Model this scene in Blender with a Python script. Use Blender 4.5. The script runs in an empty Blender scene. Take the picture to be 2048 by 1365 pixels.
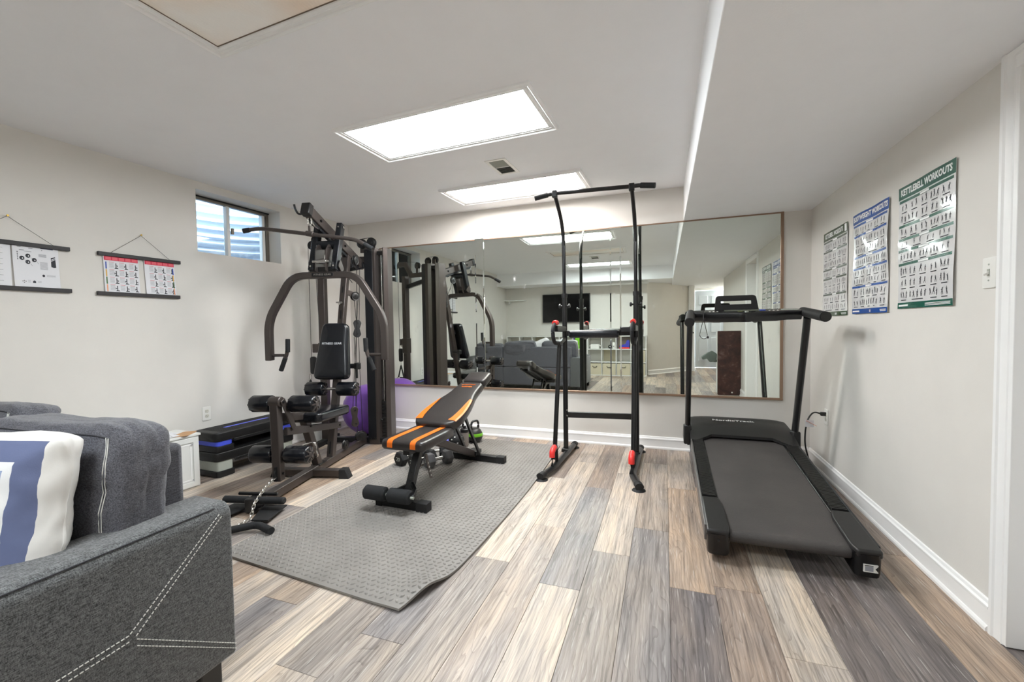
import bpy, bmesh, math, random
from mathutils import Vector, Matrix, Euler, noise as mnoise
random.seed(7)
SC = bpy.context.scene
COL = SC.collection
PI = math.pi
R = math.radians

# ------------------------------------------------------------ camera
cam_d = bpy.data.cameras.new('camera')
cam = bpy.data.objects.new('camera', cam_d)
COL.objects.link(cam)
cam_d.sensor_width = 36.0
cam_d.lens = 851.0 / 2048.0 * 36.0
cam_d.clip_start = 0.02
_R = [(0.9413, -0.0024, -0.3374), (0.3372, -0.0376, 0.9407), (-0.0149, -0.9993, -0.0346)]
_dx = Vector(_R[0]); _dy = Vector(_R[1]).normalized()
_dx = (_dx - _dx.dot(_dy) * _dy).normalized()
_dz = _dx.cross(_dy)
if _dz.y > 0: _dz = -_dz
Rw = Matrix((_dx, _dy, _dz))                       # world = Rw @ cam(x right, y down, z forward)
cr, cd, cf = Rw.col[0], Rw.col[1], Rw.col[2]
cam.matrix_world = Matrix(((cr[0], -cd[0], -cf[0], 0), (cr[1], -cd[1], -cf[1], 0),
                           (cr[2], -cd[2], -cf[2], 1.17), (0, 0, 0, 1)))
SC.camera = cam

# ------------------------------------------------------------ world, exposure
LAMP = 11.0
world = bpy.data.worlds.new('sky'); SC.world = world
world.use_nodes = True
bg = world.node_tree.nodes['Background']
bg.inputs[0].default_value = (0.74, 0.87, 1.0, 1)
bg.inputs[1].default_value = 5.5
SC.view_settings.view_transform = 'Standard'
SC.view_settings.look = 'None'
SC.view_settings.gamma = 1.0
SC.view_settings.use_curve_mapping = False
SC.view_settings.exposure = 1.74
SC.cycles.max_bounces = 14
SC.cycles.diffuse_bounces = 12
SC.cycles.glossy_bounces = 8
SC.cycles.sample_clamp_indirect = 20.0

# ------------------------------------------------------------ materials
def lin(c):
    return tuple(((x / 255) / 12.92 if x / 255 <= 0.04045 else ((x / 255 + 0.055) / 1.055) ** 2.4) for x in c)
def c4(c): return (*lin(c), 1)
class NT:
    def __init__(s, name):
        s.m = bpy.data.materials.new(name); s.m.use_nodes = True
        s.t = s.m.node_tree; s.n = s.t.nodes; s.b = s.n['Principled BSDF']
    def add(s, t, **k):
        n = s.n.new(t)
        for a, v in k.items(): setattr(n, a, v)
        return n
    def l(s, a, b): s.t.links.new(a, b)
    def coord(s, out='Object', scale=(1, 1, 1), loc=None):
        tc = s.add('ShaderNodeTexCoord'); mp = s.add('ShaderNodeMapping')
        s.l(tc.outputs[out], mp.inputs['Vector']); mp.inputs['Scale'].default_value = scale
        return mp
    def noise(s, vec, scale, detail=4, rough=0.5, dist=0.0):
        n = s.add('ShaderNodeTexNoise'); s.l(vec, n.inputs['Vector'])
        n.inputs['Scale'].default_value = scale; n.inputs['Detail'].default_value = detail
        n.inputs['Roughness'].default_value = rough; n.inputs['Distortion'].default_value = dist
        return n
    def ramp(s, fac, stops, interp='LINEAR'):
        r = s.add('ShaderNodeValToRGB'); s.l(fac, r.inputs['Fac']); r.color_ramp.interpolation = interp
        e = r.color_ramp.elements
        while len(e) < len(stops): e.new(0.5)
        for i, (p, c) in enumerate(stops):
            e[i].position = p; e[i].color = c if len(c) == 4 else (*c, 1)
        return r
    def bump(s, h, strength=0.2, dist=0.01):
        b = s.add('ShaderNodeBump'); b.inputs['Strength'].default_value = strength
        b.inputs['Distance'].default_value = dist
        s.l(h, b.inputs['Height']); s.l(b.outputs['Normal'], s.b.inputs['Normal']); return b
def M(name, col, rough=0.5, metal=0.0, bump=None, var=0.0, coat=0.0, spec=None):
    """plain procedural surface: colour with a little mottling and fine relief"""
    t = NT(name); b = t.b
    b.inputs['Base Color'].default_value = c4(col); b.inputs['Roughness'].default_value = rough
    b.inputs['Metallic'].default_value = metal
    if coat: b.inputs['Coat Weight'].default_value = coat; b.inputs['Coat Roughness'].default_value = 0.06
    if spec is not None: b.inputs['Specular IOR Level'].default_value = spec
    if var or bump:
        mp = t.coord()
        if var:
            n = t.noise(mp.outputs[0], 6, 5, 0.6)
            lo = tuple(x * (1 - var) for x in lin(col)); hi = tuple(min(1, x * (1 + var)) for x in lin(col))
            r = t.ramp(n.outputs['Fac'], [(0.3, lo), (0.7, hi)]); t.l(r.outputs[0], b.inputs['Base Color'])
        if bump:
            n2 = t.noise(mp.outputs[0], bump[0], 3, 0.6); t.bump(n2.outputs['Fac'], bump[1], 0.004)
    return t.m
WALL = M('wall_paint', (222, 219, 213), 0.62, bump=(140, 0.08), var=0.015)
CEIL = M('ceiling_paint', (245, 246, 248), 0.75, bump=(120, 0.08), var=0.01)
TRIM = M('white_trim_paint', (243, 243, 242), 0.35)
WHITE = M('white_plastic', (232, 231, 226), 0.4)
WHITELAM = M('white_laminate', (226, 227, 224), 0.38)
BLACK = M('black_plastic', (20, 20, 21), 0.42, bump=(300, 0.05))
BLACKMET = M('black_powder_coat', (19, 19, 20), 0.3, bump=(400, 0.04))
GUN = M('gunmetal_powder_coat', (76, 69, 66), 0.33, metal=0.45, bump=(500, 0.06))
GUNDK = M('dark_gunmetal', (26, 28, 32), 0.35, metal=0.2)
VINYL = M('black_vinyl', (15, 17, 22), 0.22, bump=(90, 0.06))
VINYLBR = M('brown_black_vinyl', (44, 40, 39), 0.30, bump=(120, 0.08), var=0.06)
FOAM = M('black_foam', (22, 23, 25), 0.75, bump=(250, 0.3))
ORANGE = M('orange_vinyl', (222, 108, 24), 0.4)
CHROME = M('chrome', (205, 203, 200), 0.18, metal=1.0)
ZINC = M('zinc_chain', (214, 210, 202), 0.25, metal=0.9)
RUBBER = M('black_rubber', (19, 19, 20), 0.65, bump=(200, 0.1))
CABLE = M('cable_black', (24, 24, 25), 0.4)
RED = M('red_plastic', (228, 52, 48), 0.35)
PURPLE = M('purple_rubber', (138, 92, 196), 0.3, var=0.05)
BLUE = M('blue_plastic', (72, 88, 214), 0.4)
DKBLUE = M('deep_blue_plastic', (36, 42, 170), 0.35)
GREY = M('grey_plastic', (168, 172, 162), 0.5)
BRASS = M('brass', (170, 140, 70), 0.35, metal=0.9)
BROWNTRIM = M('brown_mirror_channel', (150, 124, 104), 0.32, metal=0.45)
ALU = M('window_aluminium', (128, 122, 112), 0.4, metal=0.6)
PAPER = M('paper', (228, 229, 233), 0.55)
INK = M('dark_print', (40, 42, 50), 0.6)
INKGREY = M('grey_print', (150, 152, 158), 0.6)
REDINK = M('red_print', (214, 36, 72), 0.55)
TAN = M('bin_canvas', (206, 198, 174), 0.8, bump=(300, 0.2))
GREEN = M('lime_plastic', (126, 205, 42), 0.45)
SCREEN = M('tv_screen', (6, 6, 8), 0.12)
DOORPAINT = M('door_paint', (205, 216, 228), 0.45)
CARD = M('cardboard', (190, 150, 110), 0.8)
BOARD = None

def m_board():
    t = NT('speckled_brown_board'); mp = t.coord()
    n = t.noise(mp.outputs[0], 7, 8, 0.7, 0.4)
    r = t.ramp(n.outputs['Fac'], [(0.35, lin((44, 28, 26))), (0.55, lin((74, 44, 40))), (0.72, lin((128, 108, 104)))])
    t.l(r.outputs[0], t.b.inputs['Base Color']); t.b.inputs['Roughness'].default_value = 0.4
    return t.m
BOARD = m_board()

def m_plank():
    t = NT('grey_oak_vinyl_plank')
    oi = t.add('ShaderNodeObjectInfo'); tc = t.add('ShaderNodeTexCoord')
    off = t.add('ShaderNodeVectorMath', operation='SCALE'); off.inputs[0].default_value = (13.7, 31.1, 0)
    t.l(oi.outputs['Random'], off.inputs['Scale'])
    ad = t.add('ShaderNodeVectorMath', operation='ADD'); t.l(tc.outputs['Object'], ad.inputs[0]); t.l(off.outputs[0], ad.inputs[1])
    def mp(sc):
        m = t.add('ShaderNodeMapping'); m.inputs['Scale'].default_value = sc; t.l(ad.outputs[0], m.inputs['Vector']); return m.outputs[0]
    # cathedral figure: warped long rings
    warp = t.noise(mp((5.0, 1.1, 1)), 1.0, 3, 0.55)
    wave = t.add('ShaderNodeTexWave', wave_type='RINGS', rings_direction='Z', wave_profile='SAW')
    comb = t.add('ShaderNodeVectorMath', operation='ADD')
    sc = t.add('ShaderNodeVectorMath', operation='SCALE'); t.l(warp.outputs['Color'], sc.inputs[0]); sc.inputs['Scale'].default_value = 1.3
    t.l(mp((5.2, 0.55, 1)), comb.inputs[0]); t.l(sc.outputs[0], comb.inputs[1])
    t.l(comb.outputs[0], wave.inputs['Vector'])
    wave.inputs['Scale'].default_value = 4.2; wave.inputs['Distortion'].default_value = 3.0
    wave.inputs['Detail'].default_value = 3; wave.inputs['Detail Scale'].default_value = 2.0
    fine = t.noise(mp((95, 3.2, 1)), 1.0, 5, 0.62, 0.3)
    mid = t.noise(mp((16, 0.9, 1)), 1.0, 4, 0.55, 0.6)
    patch = t.noise(mp((6, 2.2, 1)), 1.0, 3, 0.5, 0.4)
    def mul(a, b):
        x = t.add('ShaderNodeMix', data_type='RGBA', blend_type='MULTIPLY'); x.inputs['Factor'].default_value = 1
        t.l(a, x.inputs['A']); t.l(b, x.inputs['B']); return x.outputs['Result']
    r1 = t.ramp(fine.outputs['Fac'], [(0.32, (0.52, 0.51, 0.50)), (0.5, (1, 1, 1)), (0.68, (1.26, 1.26, 1.25))])
    r2 = t.ramp(mid.outputs['Fac'], [(0.28, (0.62, 0.62, 0.64)), (0.5, (1.0, 1.0, 1.0)), (0.74, (1.22, 1.19, 1.14))])
    r3 = t.ramp(wave.outputs['Fac'], [(0.0, (1.08, 1.08, 1.07)), (0.75, (0.97, 0.96, 0.96)), (0.92, (0.74, 0.72, 0.71)), (1.0, (1.22, 1.22, 1.22))])
    r4 = t.ramp(patch.outputs['Fac'], [(0.3, (0.90, 0.92, 0.96)), (0.65, (1.07, 1.02, 0.96))])
    o = mul(mul(mul(mul(oi.outputs['Color'], r1.outputs[0]), r2.outputs[0]), r3.outputs[0]), r4.outputs[0])
    # limed pores: thin pale flecks
    fl = t.noise(mp((140, 7, 1)), 1.0, 2, 0.5)
    fr = t.ramp(fl.outputs['Fac'], [(0.62, (0, 0, 0)), (0.74, (1, 1, 1))])
    k = t.add('ShaderNodeMath', operation='MULTIPLY'); t.l(fr.outputs[0], k.inputs[0]); k.inputs[1].default_value = 0.5
    mx = t.add('ShaderNodeMix', data_type='RGBA'); t.l(k.outputs[0], mx.inputs['Factor']); t.l(o, mx.inputs['A'])
    mx.inputs['B'].default_value = c4((214, 208, 202))
    t.l(mx.outputs['Result'], t.b.inputs['Base Color'])
    t.b.inputs['Roughness'].default_value = 0.42
    t.bump(fine.outputs['Fac'], 0.12, 0.003)
    return t.m
PLANK = m_plank()

def m_fabric(name, dark, light, sx=1.0):
    t = NT(name)
    mp = t.coord(scale=(420 * sx, 48 * sx, 620 * sx)); mp2 = t.coord(scale=(110 * sx, 380 * sx, 210 * sx))
    a = t.noise(mp.outputs[0], 1.0, 3, 0.7); b2 = t.noise(mp2.outputs[0], 1.0, 3, 0.7)
    mx = t.add('ShaderNodeMath', operation='MULTIPLY'); t.l(a.outputs['Fac'], mx.inputs[0]); t.l(b2.outputs['Fac'], mx.inputs[1])
    r = t.ramp(mx.outputs[0], [(0.16, lin(dark)), (0.27, tuple((x + y) / 2 for x, y in zip(lin(dark), lin(light)))), (0.42, lin(light))])
    t.l(r.outputs[0], t.b.inputs['Base Color']); t.b.inputs['Roughness'].default_value = 0.9
    t.b.inputs['Sheen Weight'].default_value = 0.25; t.b.inputs['Sheen Roughness'].default_value = 0.5
    t.bump(mx.outputs[0], 0.5, 0.002)
    return t.m
SOFA = m_fabric('charcoal_heather_fabric', (28, 29, 30), (122, 124, 125))
CUSH = m_fabric('charcoal_cushion_fabric', (44, 44, 49), (112, 112, 120), 1.2)
STITCH = M('white_thread', (214, 214, 210), 0.8)
SEAM = M('dark_seam_thread', (44, 44, 48), 0.9)  # dark grey thread along the sofa seams

def m_pillow():
    t = NT('blue_white_pillow_print'); tc = t.add('ShaderNodeTexCoord')
    sp = t.add('ShaderNodeSeparateXYZ'); t.l(tc.outputs['Object'], sp.inputs[0])
    ax = t.add('ShaderNodeMath', operation='ABSOLUTE'); t.l(sp.outputs['X'], ax.inputs[0])
    az = t.add('ShaderNodeMath', operation='ABSOLUTE'); t.l(sp.outputs['Z'], az.inputs[0])
    mx = t.add('ShaderNodeMath', operation='MAXIMUM'); t.l(ax.outputs[0], mx.inputs[0]); t.l(az.outputs[0], mx.inputs[1])
    k = t.add('ShaderNodeMath', operation='MULTIPLY'); t.l(mx.outputs[0], k.inputs[0]); k.inputs[1].default_value = 4.0
    r = t.ramp(k.outputs[0], [(0.0, lin((136, 150, 180))), (0.57, lin((214, 214, 214))), (0.65, lin((90, 99, 132))), (0.85, lin((210, 208, 204)))], 'CONSTANT')
    t.l(r.outputs[0], t.b.inputs['Base Color']); t.b.inputs['Roughness'].default_value = 0.75
    mp = t.coord(scale=(1, 1, 1)); n = t.noise(mp.outputs[0], 300, 2); t.bump(n.outputs['Fac'], 0.15, 0.002)
    return t.m
PILLOW = m_pillow()

def m_mat():
    t = NT('grey_foam_mat'); mp = t.coord(); n = t.noise(mp.outputs[0], 5, 5, 0.6)
    r = t.ramp(n.outputs['Fac'], [(0.3, lin((122, 118, 114))), (0.7, lin((138, 134, 129)))])
    t.l(r.outputs[0], t.b.inputs['Base Color']); t.b.inputs['Roughness'].default_value = 0.5
    n2 = t.noise(mp.outputs[0], 400, 2); t.bump(n2.outputs['Fac'], 0.1, 0.001)
    return t.m
MATFOAM = m_mat()

def m_mirror():
    t = NT('mirror_glass'); b = t.b
    b.inputs['Metallic'].default_value = 1.0; b.inputs['Roughness'].default_value = 0.0
    b.inputs['Base Color'].default_value = (0.80, 0.845, 0.79, 1)
    # dried wipe marks: faint dull spots
    tc = t.add('ShaderNodeTexCoord'); mp = t.add('ShaderNodeMapping'); t.l(tc.outputs['Object'], mp.inputs[0]); mp.inputs['Scale'].default_value = (11, 1, 5)
    v = t.add('ShaderNodeTexVoronoi'); t.l(mp.outputs[0], v.inputs['Vector']); v.inputs['Scale'].default_value = 1.0
    n = t.noise(mp.outputs[0], 0.35, 2); n2 = t.noise(mp.outputs[0], 2.0, 4, 0.7)
    a = t.ramp(v.outputs['Distance'], [(0.02, (1, 1, 1)), (0.22, (0, 0, 0))])
    c = t.ramp(n.outputs['Fac'], [(0.52, (0, 0, 0)), (0.62, (1, 1, 1))])
    d = t.ramp(n2.outputs['Fac'], [(0.4, (0, 0, 0)), (0.65, (1, 1, 1))])
    m1 = t.add('ShaderNodeMath', operation='MULTIPLY'); t.l(a.outputs[0], m1.inputs[0]); t.l(c.outputs[0], m1.inputs[1])
    m2 = t.add('ShaderNodeMath', operation='MULTIPLY'); t.l(m1.outputs[0], m2.inputs[0]); t.l(d.outputs[0], m2.inputs[1])
    m3 = t.add('ShaderNodeMath', operation='MULTIPLY'); t.l(m2.outputs[0], m3.inputs[0]); m3.inputs[1].default_value = 0.5
    df = t.add('ShaderNodeBsdfDiffuse'); df.inputs['Color'].default_value = (0.85, 0.86, 0.86, 1)
    mix = t.add('ShaderNodeMixShader'); t.l(m3.outputs[0], mix.inputs[0]); t.l(b.outputs[0], mix.inputs[1]); t.l(df.outputs[0], mix.inputs[2])
    t.l(mix.outputs[0], t.n['Material Output'].inputs['Surface'])
    return t.m
MIRROR = m_mirror()

def m_glass():
    t = NT('window_glass'); gl = t.add('ShaderNodeBsdfGlossy'); gl.inputs['Roughness'].default_value = 0.02
    tr = t.add('ShaderNodeBsdfTransparent'); tr.inputs['Color'].default_value = (0.93, 0.97, 0.98, 1)
    fr = t.add('ShaderNodeFresnel'); mix = t.add('ShaderNodeMixShader')
    t.l(fr.outputs[0], mix.inputs[0]); t.l(tr.outputs[0], mix.inputs[1]); t.l(gl.outputs[0], mix.inputs[2])
    t.l(mix.outputs[0], t.n['Material Output'].inputs['Surface']); return t.m
GLASS = m_glass()
STEEL = M('galvanised_steel', (178, 188, 200), 0.5, metal=0.25, var=0.08)

def m_diffuser(name, emit, col):
    t = NT(name); b = t.b
    b.inputs['Base Color'].default_value = c4((225, 220, 210)); b.inputs['Roughness'].default_value = 0.4
    b.inputs['Emission Color'].default_value = (*col, 1); b.inputs['Emission Strength'].default_value = emit
    tc = t.add('ShaderNodeTexCoord'); w = t.add('ShaderNodeTexWave', bands_direction='X'); t.l(tc.outputs['Object'], w.inputs['Vector'])
    w.inputs['Scale'].default_value = 32; t.bump(w.outputs['Fac'], 0.5, 0.004)
    return t.m
def m_diffuser_off():
    t = NT('unlit_prismatic_diffuser'); b = t.b
    mp = t.coord(); n = t.noise(mp.outputs[0], 2.2, 2)
    r = t.ramp(n.outputs['Fac'], [(0.35, lin((250, 232, 212))), (0.62, lin((252, 250, 244)))])
    t.l(r.outputs[0], b.inputs['Base Color']); b.inputs['Roughness'].default_value = 0.35
    w = t.add('ShaderNodeTexWave', bands_direction='X'); t.l(mp.outputs[0], w.inputs['Vector']); w.inputs['Scale'].default_value = 22
    t.bump(w.outputs['Fac'], 0.22, 0.004); return t.m

# ------------------------------------------------------------ mesh helpers
class MB:
    def __init__(s): s.v = []; s.f = []; s.mi = []
    def add(s, vs, fs, mi=0, mtx=None):
        o = len(s.v)
        s.v += [tuple(mtx @ Vector(p)) if mtx is not None else tuple(p) for p in vs]
        s.f += [tuple(i + o for i in f) for f in fs]; s.mi += [mi] * len(fs); return s
    def box(s, x0, x1, y0, y1, z0, z1, mi=0, mtx=None):
        vs = [(x, y, z) for x in (x0, x1) for y in (y0, y1) for z in (z0, z1)]
        fs = [(0, 1, 3, 2), (4, 6, 7, 5), (0, 4, 5, 1), (2, 3, 7, 6), (0, 2, 6, 4), (1, 5, 7, 3)]
        return s.add(vs, fs, mi, mtx)
    def sweep(s, pts, prof, up=(0, 0, 1), mi=0, closed=False, caps=True):
        """sweep a 2-D profile (side, up) along points, mitred at the corners"""
        P = [Vector(p) for p in pts]; n = len(P); k = len(prof); rings = []
        up = Vector(up)
        for i in range(n):
            a = P[i] - P[i - 1] if (i > 0 or closed) else None
            b = P[(i + 1) % n] - P[i] if (i < n - 1 or closed) else None
            a = a.normalized() if a is not None else b.normalized(); b = b.normalized() if b is not None else a
            t = (a + b).normalized()
            u = (up - up.dot(t) * t)
            if u.length < 1e-4: u = Vector((0, 1, 0)) - t.y * t
            u.normalize(); sd = t.cross(u).normalized()
            c = max(0.35, t.dot(a)); bend = (b - a)
            bd = bend.normalized() if bend.length > 1e-5 else None
            ring = []
            for (q, w) in prof:
                d = sd * q + u * w
                if bd is not None: d = d + bd * (d.dot(bd)) * (1 / c - 1)
                ring.append(P[i] + d)
            rings.append(ring)
        vs = [p for r in rings for p in r]; fs = []
        for i in range(n if closed else n - 1):
            j = (i + 1) % n
            for q in range(k):
                q2 = (q + 1) % k
                fs.append((i * k + q, i * k + q2, j * k + q2, j * k + q))
        if caps and not closed:
            fs.append(tuple(reversed(range(k)))); fs.append(tuple((n - 1) * k + q for q in range(k)))
        return s.add(vs, fs, mi)
    def tube(s, pts, r, n=10, mi=0, closed=False, caps=True, up=(0, 0, 1)):
        return s.sweep(pts, [(r * math.cos(2 * PI * i / n), r * math.sin(2 * PI * i / n)) for i in range(n)], up, mi, closed, caps)
    def beam(s, pts, w, h, up=(0, 0, 1), mi=0):
        return s.sweep(pts, [(-w / 2, -h / 2), (w / 2, -h / 2), (w / 2, h / 2), (-w / 2, h / 2)], up, mi)
    def lathe(s, prof, n=20, o=(0, 0, 0), ax=(0, 0, 1), mi=0):
        ax = Vector(ax).normalized(); t = Vector((1, 0, 0)) if abs(ax.x) < 0.9 else Vector((0, 1, 0))
        e1 = (t - t.dot(ax) * ax).normalized(); e2 = ax.cross(e1); o = Vector(o); vs = []; fs = []
        for (r, z) in prof:
            for i in range(n):
                a = 2 * PI * i / n
                vs.append(o + ax * z + (e1 * math.cos(a) + e2 * math.sin(a)) * max(r, 1e-4))
        for j in range(len(prof) - 1):
            for i in range(n):
                i2 = (i + 1) % n
                fs.append((j * n + i, j * n + i2, (j + 1) * n + i2, (j + 1) * n + i))
        fs.append(tuple(reversed(range(n)))); fs.append(tuple((len(prof) - 1) * n + i for i in range(n)))
        return s.add(vs, fs, mi)
    def cyl(s, a, b, r, n=16, r2=None, ch=0.0, mi=0):
        a = Vector(a); b = Vector(b); L = (b - a).length; r2 = r if r2 is None else r2
        prof = [(r, 0), (r2, L)] if not ch else [(r - ch, 0), (r, ch), (r2, L - ch), (r2 - ch, L)]
        return s.lathe(prof, n, a, b - a, mi)
    def pad(s, outline, z0, z1, rr=0.02, mtx=None, mi=0, crown=0.0, steps=4):
        """cushion: outline extruded with rounded top and bottom edges"""
        n = len(outline); cx = sum(p[0] for p in outline) / n; cy = sum(p[1] for p in outline) / n
        nrm = []
        for i in range(n):
            a = Vector(outline[i - 1]); b = Vector(outline[(i + 1) % n]); d = (b - a)
            nn = Vector((d.y, -d.x)); nrm.append(nn.normalized() if nn.length else nn)
        area = sum(outline[i - 1][0] * outline[i][1] - outline[i][0] * outline[i - 1][1] for i in range(n))
        sg = 1 if area > 0 else -1
        vs = []; fs = []
        prof = []
        for i in range(steps + 1):
            a = PI / 2 * i / steps; prof.append((rr * (1 - math.sin(a)), z0 + rr * (1 - math.cos(a))))
        for i in range(steps + 1):
            a = PI / 2 * i / steps; prof.append((rr * (1 - math.cos(a)), z1 - rr * (1 - math.sin(a))))
        for (ins, z) in prof:
            for i in range(n):
                vs.append((outline[i][0] - sg * nrm[i].x * ins, outline[i][1] - sg * nrm[i].y * ins, z))
        m = len(prof)
        for j in range(m - 1):
            for i in range(n):
                i2 = (i + 1) % n; q = (j * n + i, j * n + i2, (j + 1) * n + i2, (j + 1) * n + i)
                fs.append(q if sg > 0 else tuple(reversed(q)))
        bot = tuple(range(n)); fs.append(tuple(reversed(bot)) if sg > 0 else bot)
        if crown:
            top0 = (m - 1) * n; base = len(vs)
            for i in range(n):
                x, y, z = vs[top0 + i]; vs.append((cx + (x - cx) * 0.55, cy + (y - cy) * 0.75, z1 + crown))
            for i in range(n):
                i2 = (i + 1) % n; q = (top0 + i, top0 + i2, base + i2, base + i)
                fs.append(q if sg > 0 else tuple(reversed(q)))
            top = tuple(base + i for i in range(n))
        else:
            top = tuple((m - 1) * n + i for i in range(n))
        fs.append(top if sg > 0 else tuple(reversed(top)))
        return s.add(vs, fs, mi, mtx)
    def sphere(s, c, r, nu=20, nv=12, mi=0, sc=(1, 1, 1)):
        prof = []; vs = []; fs = []
        for j in range(nv + 1):
            a = PI * j / nv
            for i in range(nu):
                b = 2 * PI * i / nu
                vs.append((c[0] + r * sc[0] * math.sin(a) * math.cos(b), c[1] + r * sc[1] * math.sin(a) * math.sin(b), c[2] - r * sc[2] * math.cos(a)))
        for j in range(nv):
            for i in range(nu):
                i2 = (i + 1) % nu; fs.append((j * nu + i, j * nu + i2, (j + 1) * nu + i2, (j + 1) * nu + i))
        return s.add(vs, fs, mi)
def rrect(w, h, r, n=5, cx=0, cy=0):
    o = []
    for (sx, sy, a0) in ((1, 1, 0), (-1, 1, 90), (-1, -1, 180), (1, -1, 270)):
        for i in range(n + 1):
            a = R(a0 + 90 * i / n)
            o.append((cx + sx * (w / 2 - r) + r * math.cos(a), cy + sy * (h / 2 - r) + r * math.sin(a)))
    return o
def arc(pts, r=0.05, n=5):
    """round the inner corners of a polyline"""
    P = [Vector(p) for p in pts]; o = [P[0]]
    for i in range(1, len(P) - 1):
        a = (P[i - 1] - P[i]); b = (P[i + 1] - P[i]); d = min(r, a.length * 0.49, b.length * 0.49)
        p0 = P[i] + a.normalized() * d; p1 = P[i] + b.normalized() * d
        for k in range(n + 1):
            t = k / n; o.append(p0 * (1 - t) ** 2 + P[i] * 2 * t * (1 - t) + p1 * t * t)
    o.append(P[-1]); return o

def mesh_obj(name, mb, mat, parent=None, bevel=0.0, smooth=40, world=False, seg=2):
    me = bpy.data.meshes.new(name)
    vs = mb.v
    if world and parent is not None:
        root = parent
        while root.parent is not None: root = root.parent
        inv = root.matrix_basis.inverted(); vs = [tuple(inv @ Vector(p)) for p in vs]
    me.from_pydata(vs, [], mb.f)
    mats = mat if isinstance(mat, (list, tuple)) else [mat]
    for m in mats: me.materials.append(m)
    if len(mats) > 1: me.polygons.foreach_set('material_index', mb.mi)
    bm = bmesh.new(); bm.from_mesh(me); bmesh.ops.recalc_face_normals(bm, faces=bm.faces); bm.to_mesh(me); bm.free()
    if smooth:
        me.polygons.foreach_set('use_smooth', [True] * len(me.polygons)); me.set_sharp_from_angle(angle=R(smooth))
    me.update()
    o = bpy.data.objects.new(name, me); COL.objects.link(o)
    if parent is not None: o.parent = parent
    if bevel:
        b = o.modifiers.new('bevel', 'BEVEL'); b.width = bevel; b.segments = seg; b.limit_method = 'ANGLE'; b.angle_limit = R(40)
        b.harden_normals = False
    return o
P = mesh_obj
def W(name, mb, mat, parent, bevel=0.0, smooth=40, seg=2): return mesh_obj(name, mb, mat, parent, bevel, smooth, True, seg)
def tag(o, label, cat, group=None, kind=None):
    o['label'] = label; o['category'] = cat
    if group: o['group'] = group
    if kind: o['kind'] = kind
    return o
def thing(name, label, cat, loc=(0, 0, 0), rz=0.0, group=None, mtx=None):
    o = bpy.data.objects.new(name, None); COL.objects.link(o); o.empty_display_size = 0.1
    if mtx is not None: o.matrix_basis = mtx
    else: o.location = loc; o.rotation_euler = (0, 0, rz); o.matrix_basis = Matrix.Translation(loc) @ Matrix.Rotation(rz, 4, 'Z')
    return tag(o, label, cat, group)
def struct(name, mb, mat, bevel=0.0, smooth=0):
    o = mesh_obj(name, mb, mat, None, bevel, smooth); o['kind'] = 'structure'; return o
def structroot(name, loc=(0, 0, 0), rz=0.0, mtx=None):
    o = bpy.data.objects.new(name, None); COL.objects.link(o); o.empty_display_size = 0.1
    o.matrix_basis = mtx if mtx is not None else Matrix.Translation(loc) @ Matrix.Rotation(rz, 4, 'Z')
    o['kind'] = 'structure'; return o
def dup(root, loc=None, rz=None, label=None, mtx=None):
    r = root.copy(); COL.objects.link(r)
    if mtx is not None: r.matrix_basis = mtx
    elif loc is not None: r.matrix_basis = Matrix.Translation(loc) @ Matrix.Rotation(rz or 0, 4, 'Z')
    if label: r['label'] = label
    for ch in list(root.children):
        c = ch.copy(); COL.objects.link(c); c.parent = r
        for g in list(ch.children):
            d = g.copy(); COL.objects.link(d); d.parent = c
    return r
def text_mb(txt, size, depth=0.0006, align='CENTER', bold=0.0, mtx=None, fn=None, sx=1.0, spacing=1.0):
    """lettering as mesh, lying in XY of the given matrix"""
    cu = bpy.data.curves.new('lettering', 'FONT'); cu.body = txt; cu.size = size; cu.align_x = align; cu.align_y = 'CENTER'
    cu.offset = bold; cu.extrude = depth; cu.resolution_u = 2; cu.space_character = spacing
    o = bpy.data.objects.new('lettering', cu); COL.objects.link(o)
    dg = bpy.context.evaluated_depsgraph_get(); dg.update()
    me = bpy.data.meshes.new_from_object(o.evaluated_get(dg))
    vs = [Vector(v.co) for v in me.vertices]; fs = [tuple(p.vertices) for p in me.polygons]
    bpy.data.objects.remove(o); bpy.data.meshes.remove(me); bpy.data.curves.remove(cu)
    out = []
    for v in vs:
        v.x *= sx
        if fn: v = fn(v)
        out.append(mtx @ v if mtx is not None else v)
    mb = MB(); mb.add(out, fs); return mb
def ring(mb, A, Bq, z0, z1, M4):
    n = len(A); vs = [M4 @ Vector((x, y, z)) for z in (z0, z1) for x, y in A] + [M4 @ Vector((x, y, z)) for z in (z0, z1) for x, y in Bq]
    fs = []
    for i in range(n):
        j = (i + 1) % n
        fs += [(i, j, n + j, n + i), (2 * n + i, 2 * n + j, 3 * n + j, 3 * n + i), (i, j, 2 * n + j, 2 * n + i), (n + i, n + j, 3 * n + j, 3 * n + i)]
    mb.add(vs, fs)
def basis(o, x, y, z):
    x, y, z = Vector(x), Vector(y), Vector(z)
    return Matrix(((x.x, y.x, z.x, o[0]), (x.y, y.y, z.y, o[1]), (x.z, y.z, z.z, o[2]), (0, 0, 0, 1)))

# ============================================================ THE SETTING
YB = 4.19            # mirror wall
YM = 4.178           # mirror face
XR = 1.15            # right wall
H = 2.41             # ceiling
HS = 2.10            # soffit underside
LK = 0.0427          # the left wall runs slightly off square
def lx(y): return -3.686 + (y - 1.391) * LK
LANG = -math.atan(LK)

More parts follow.
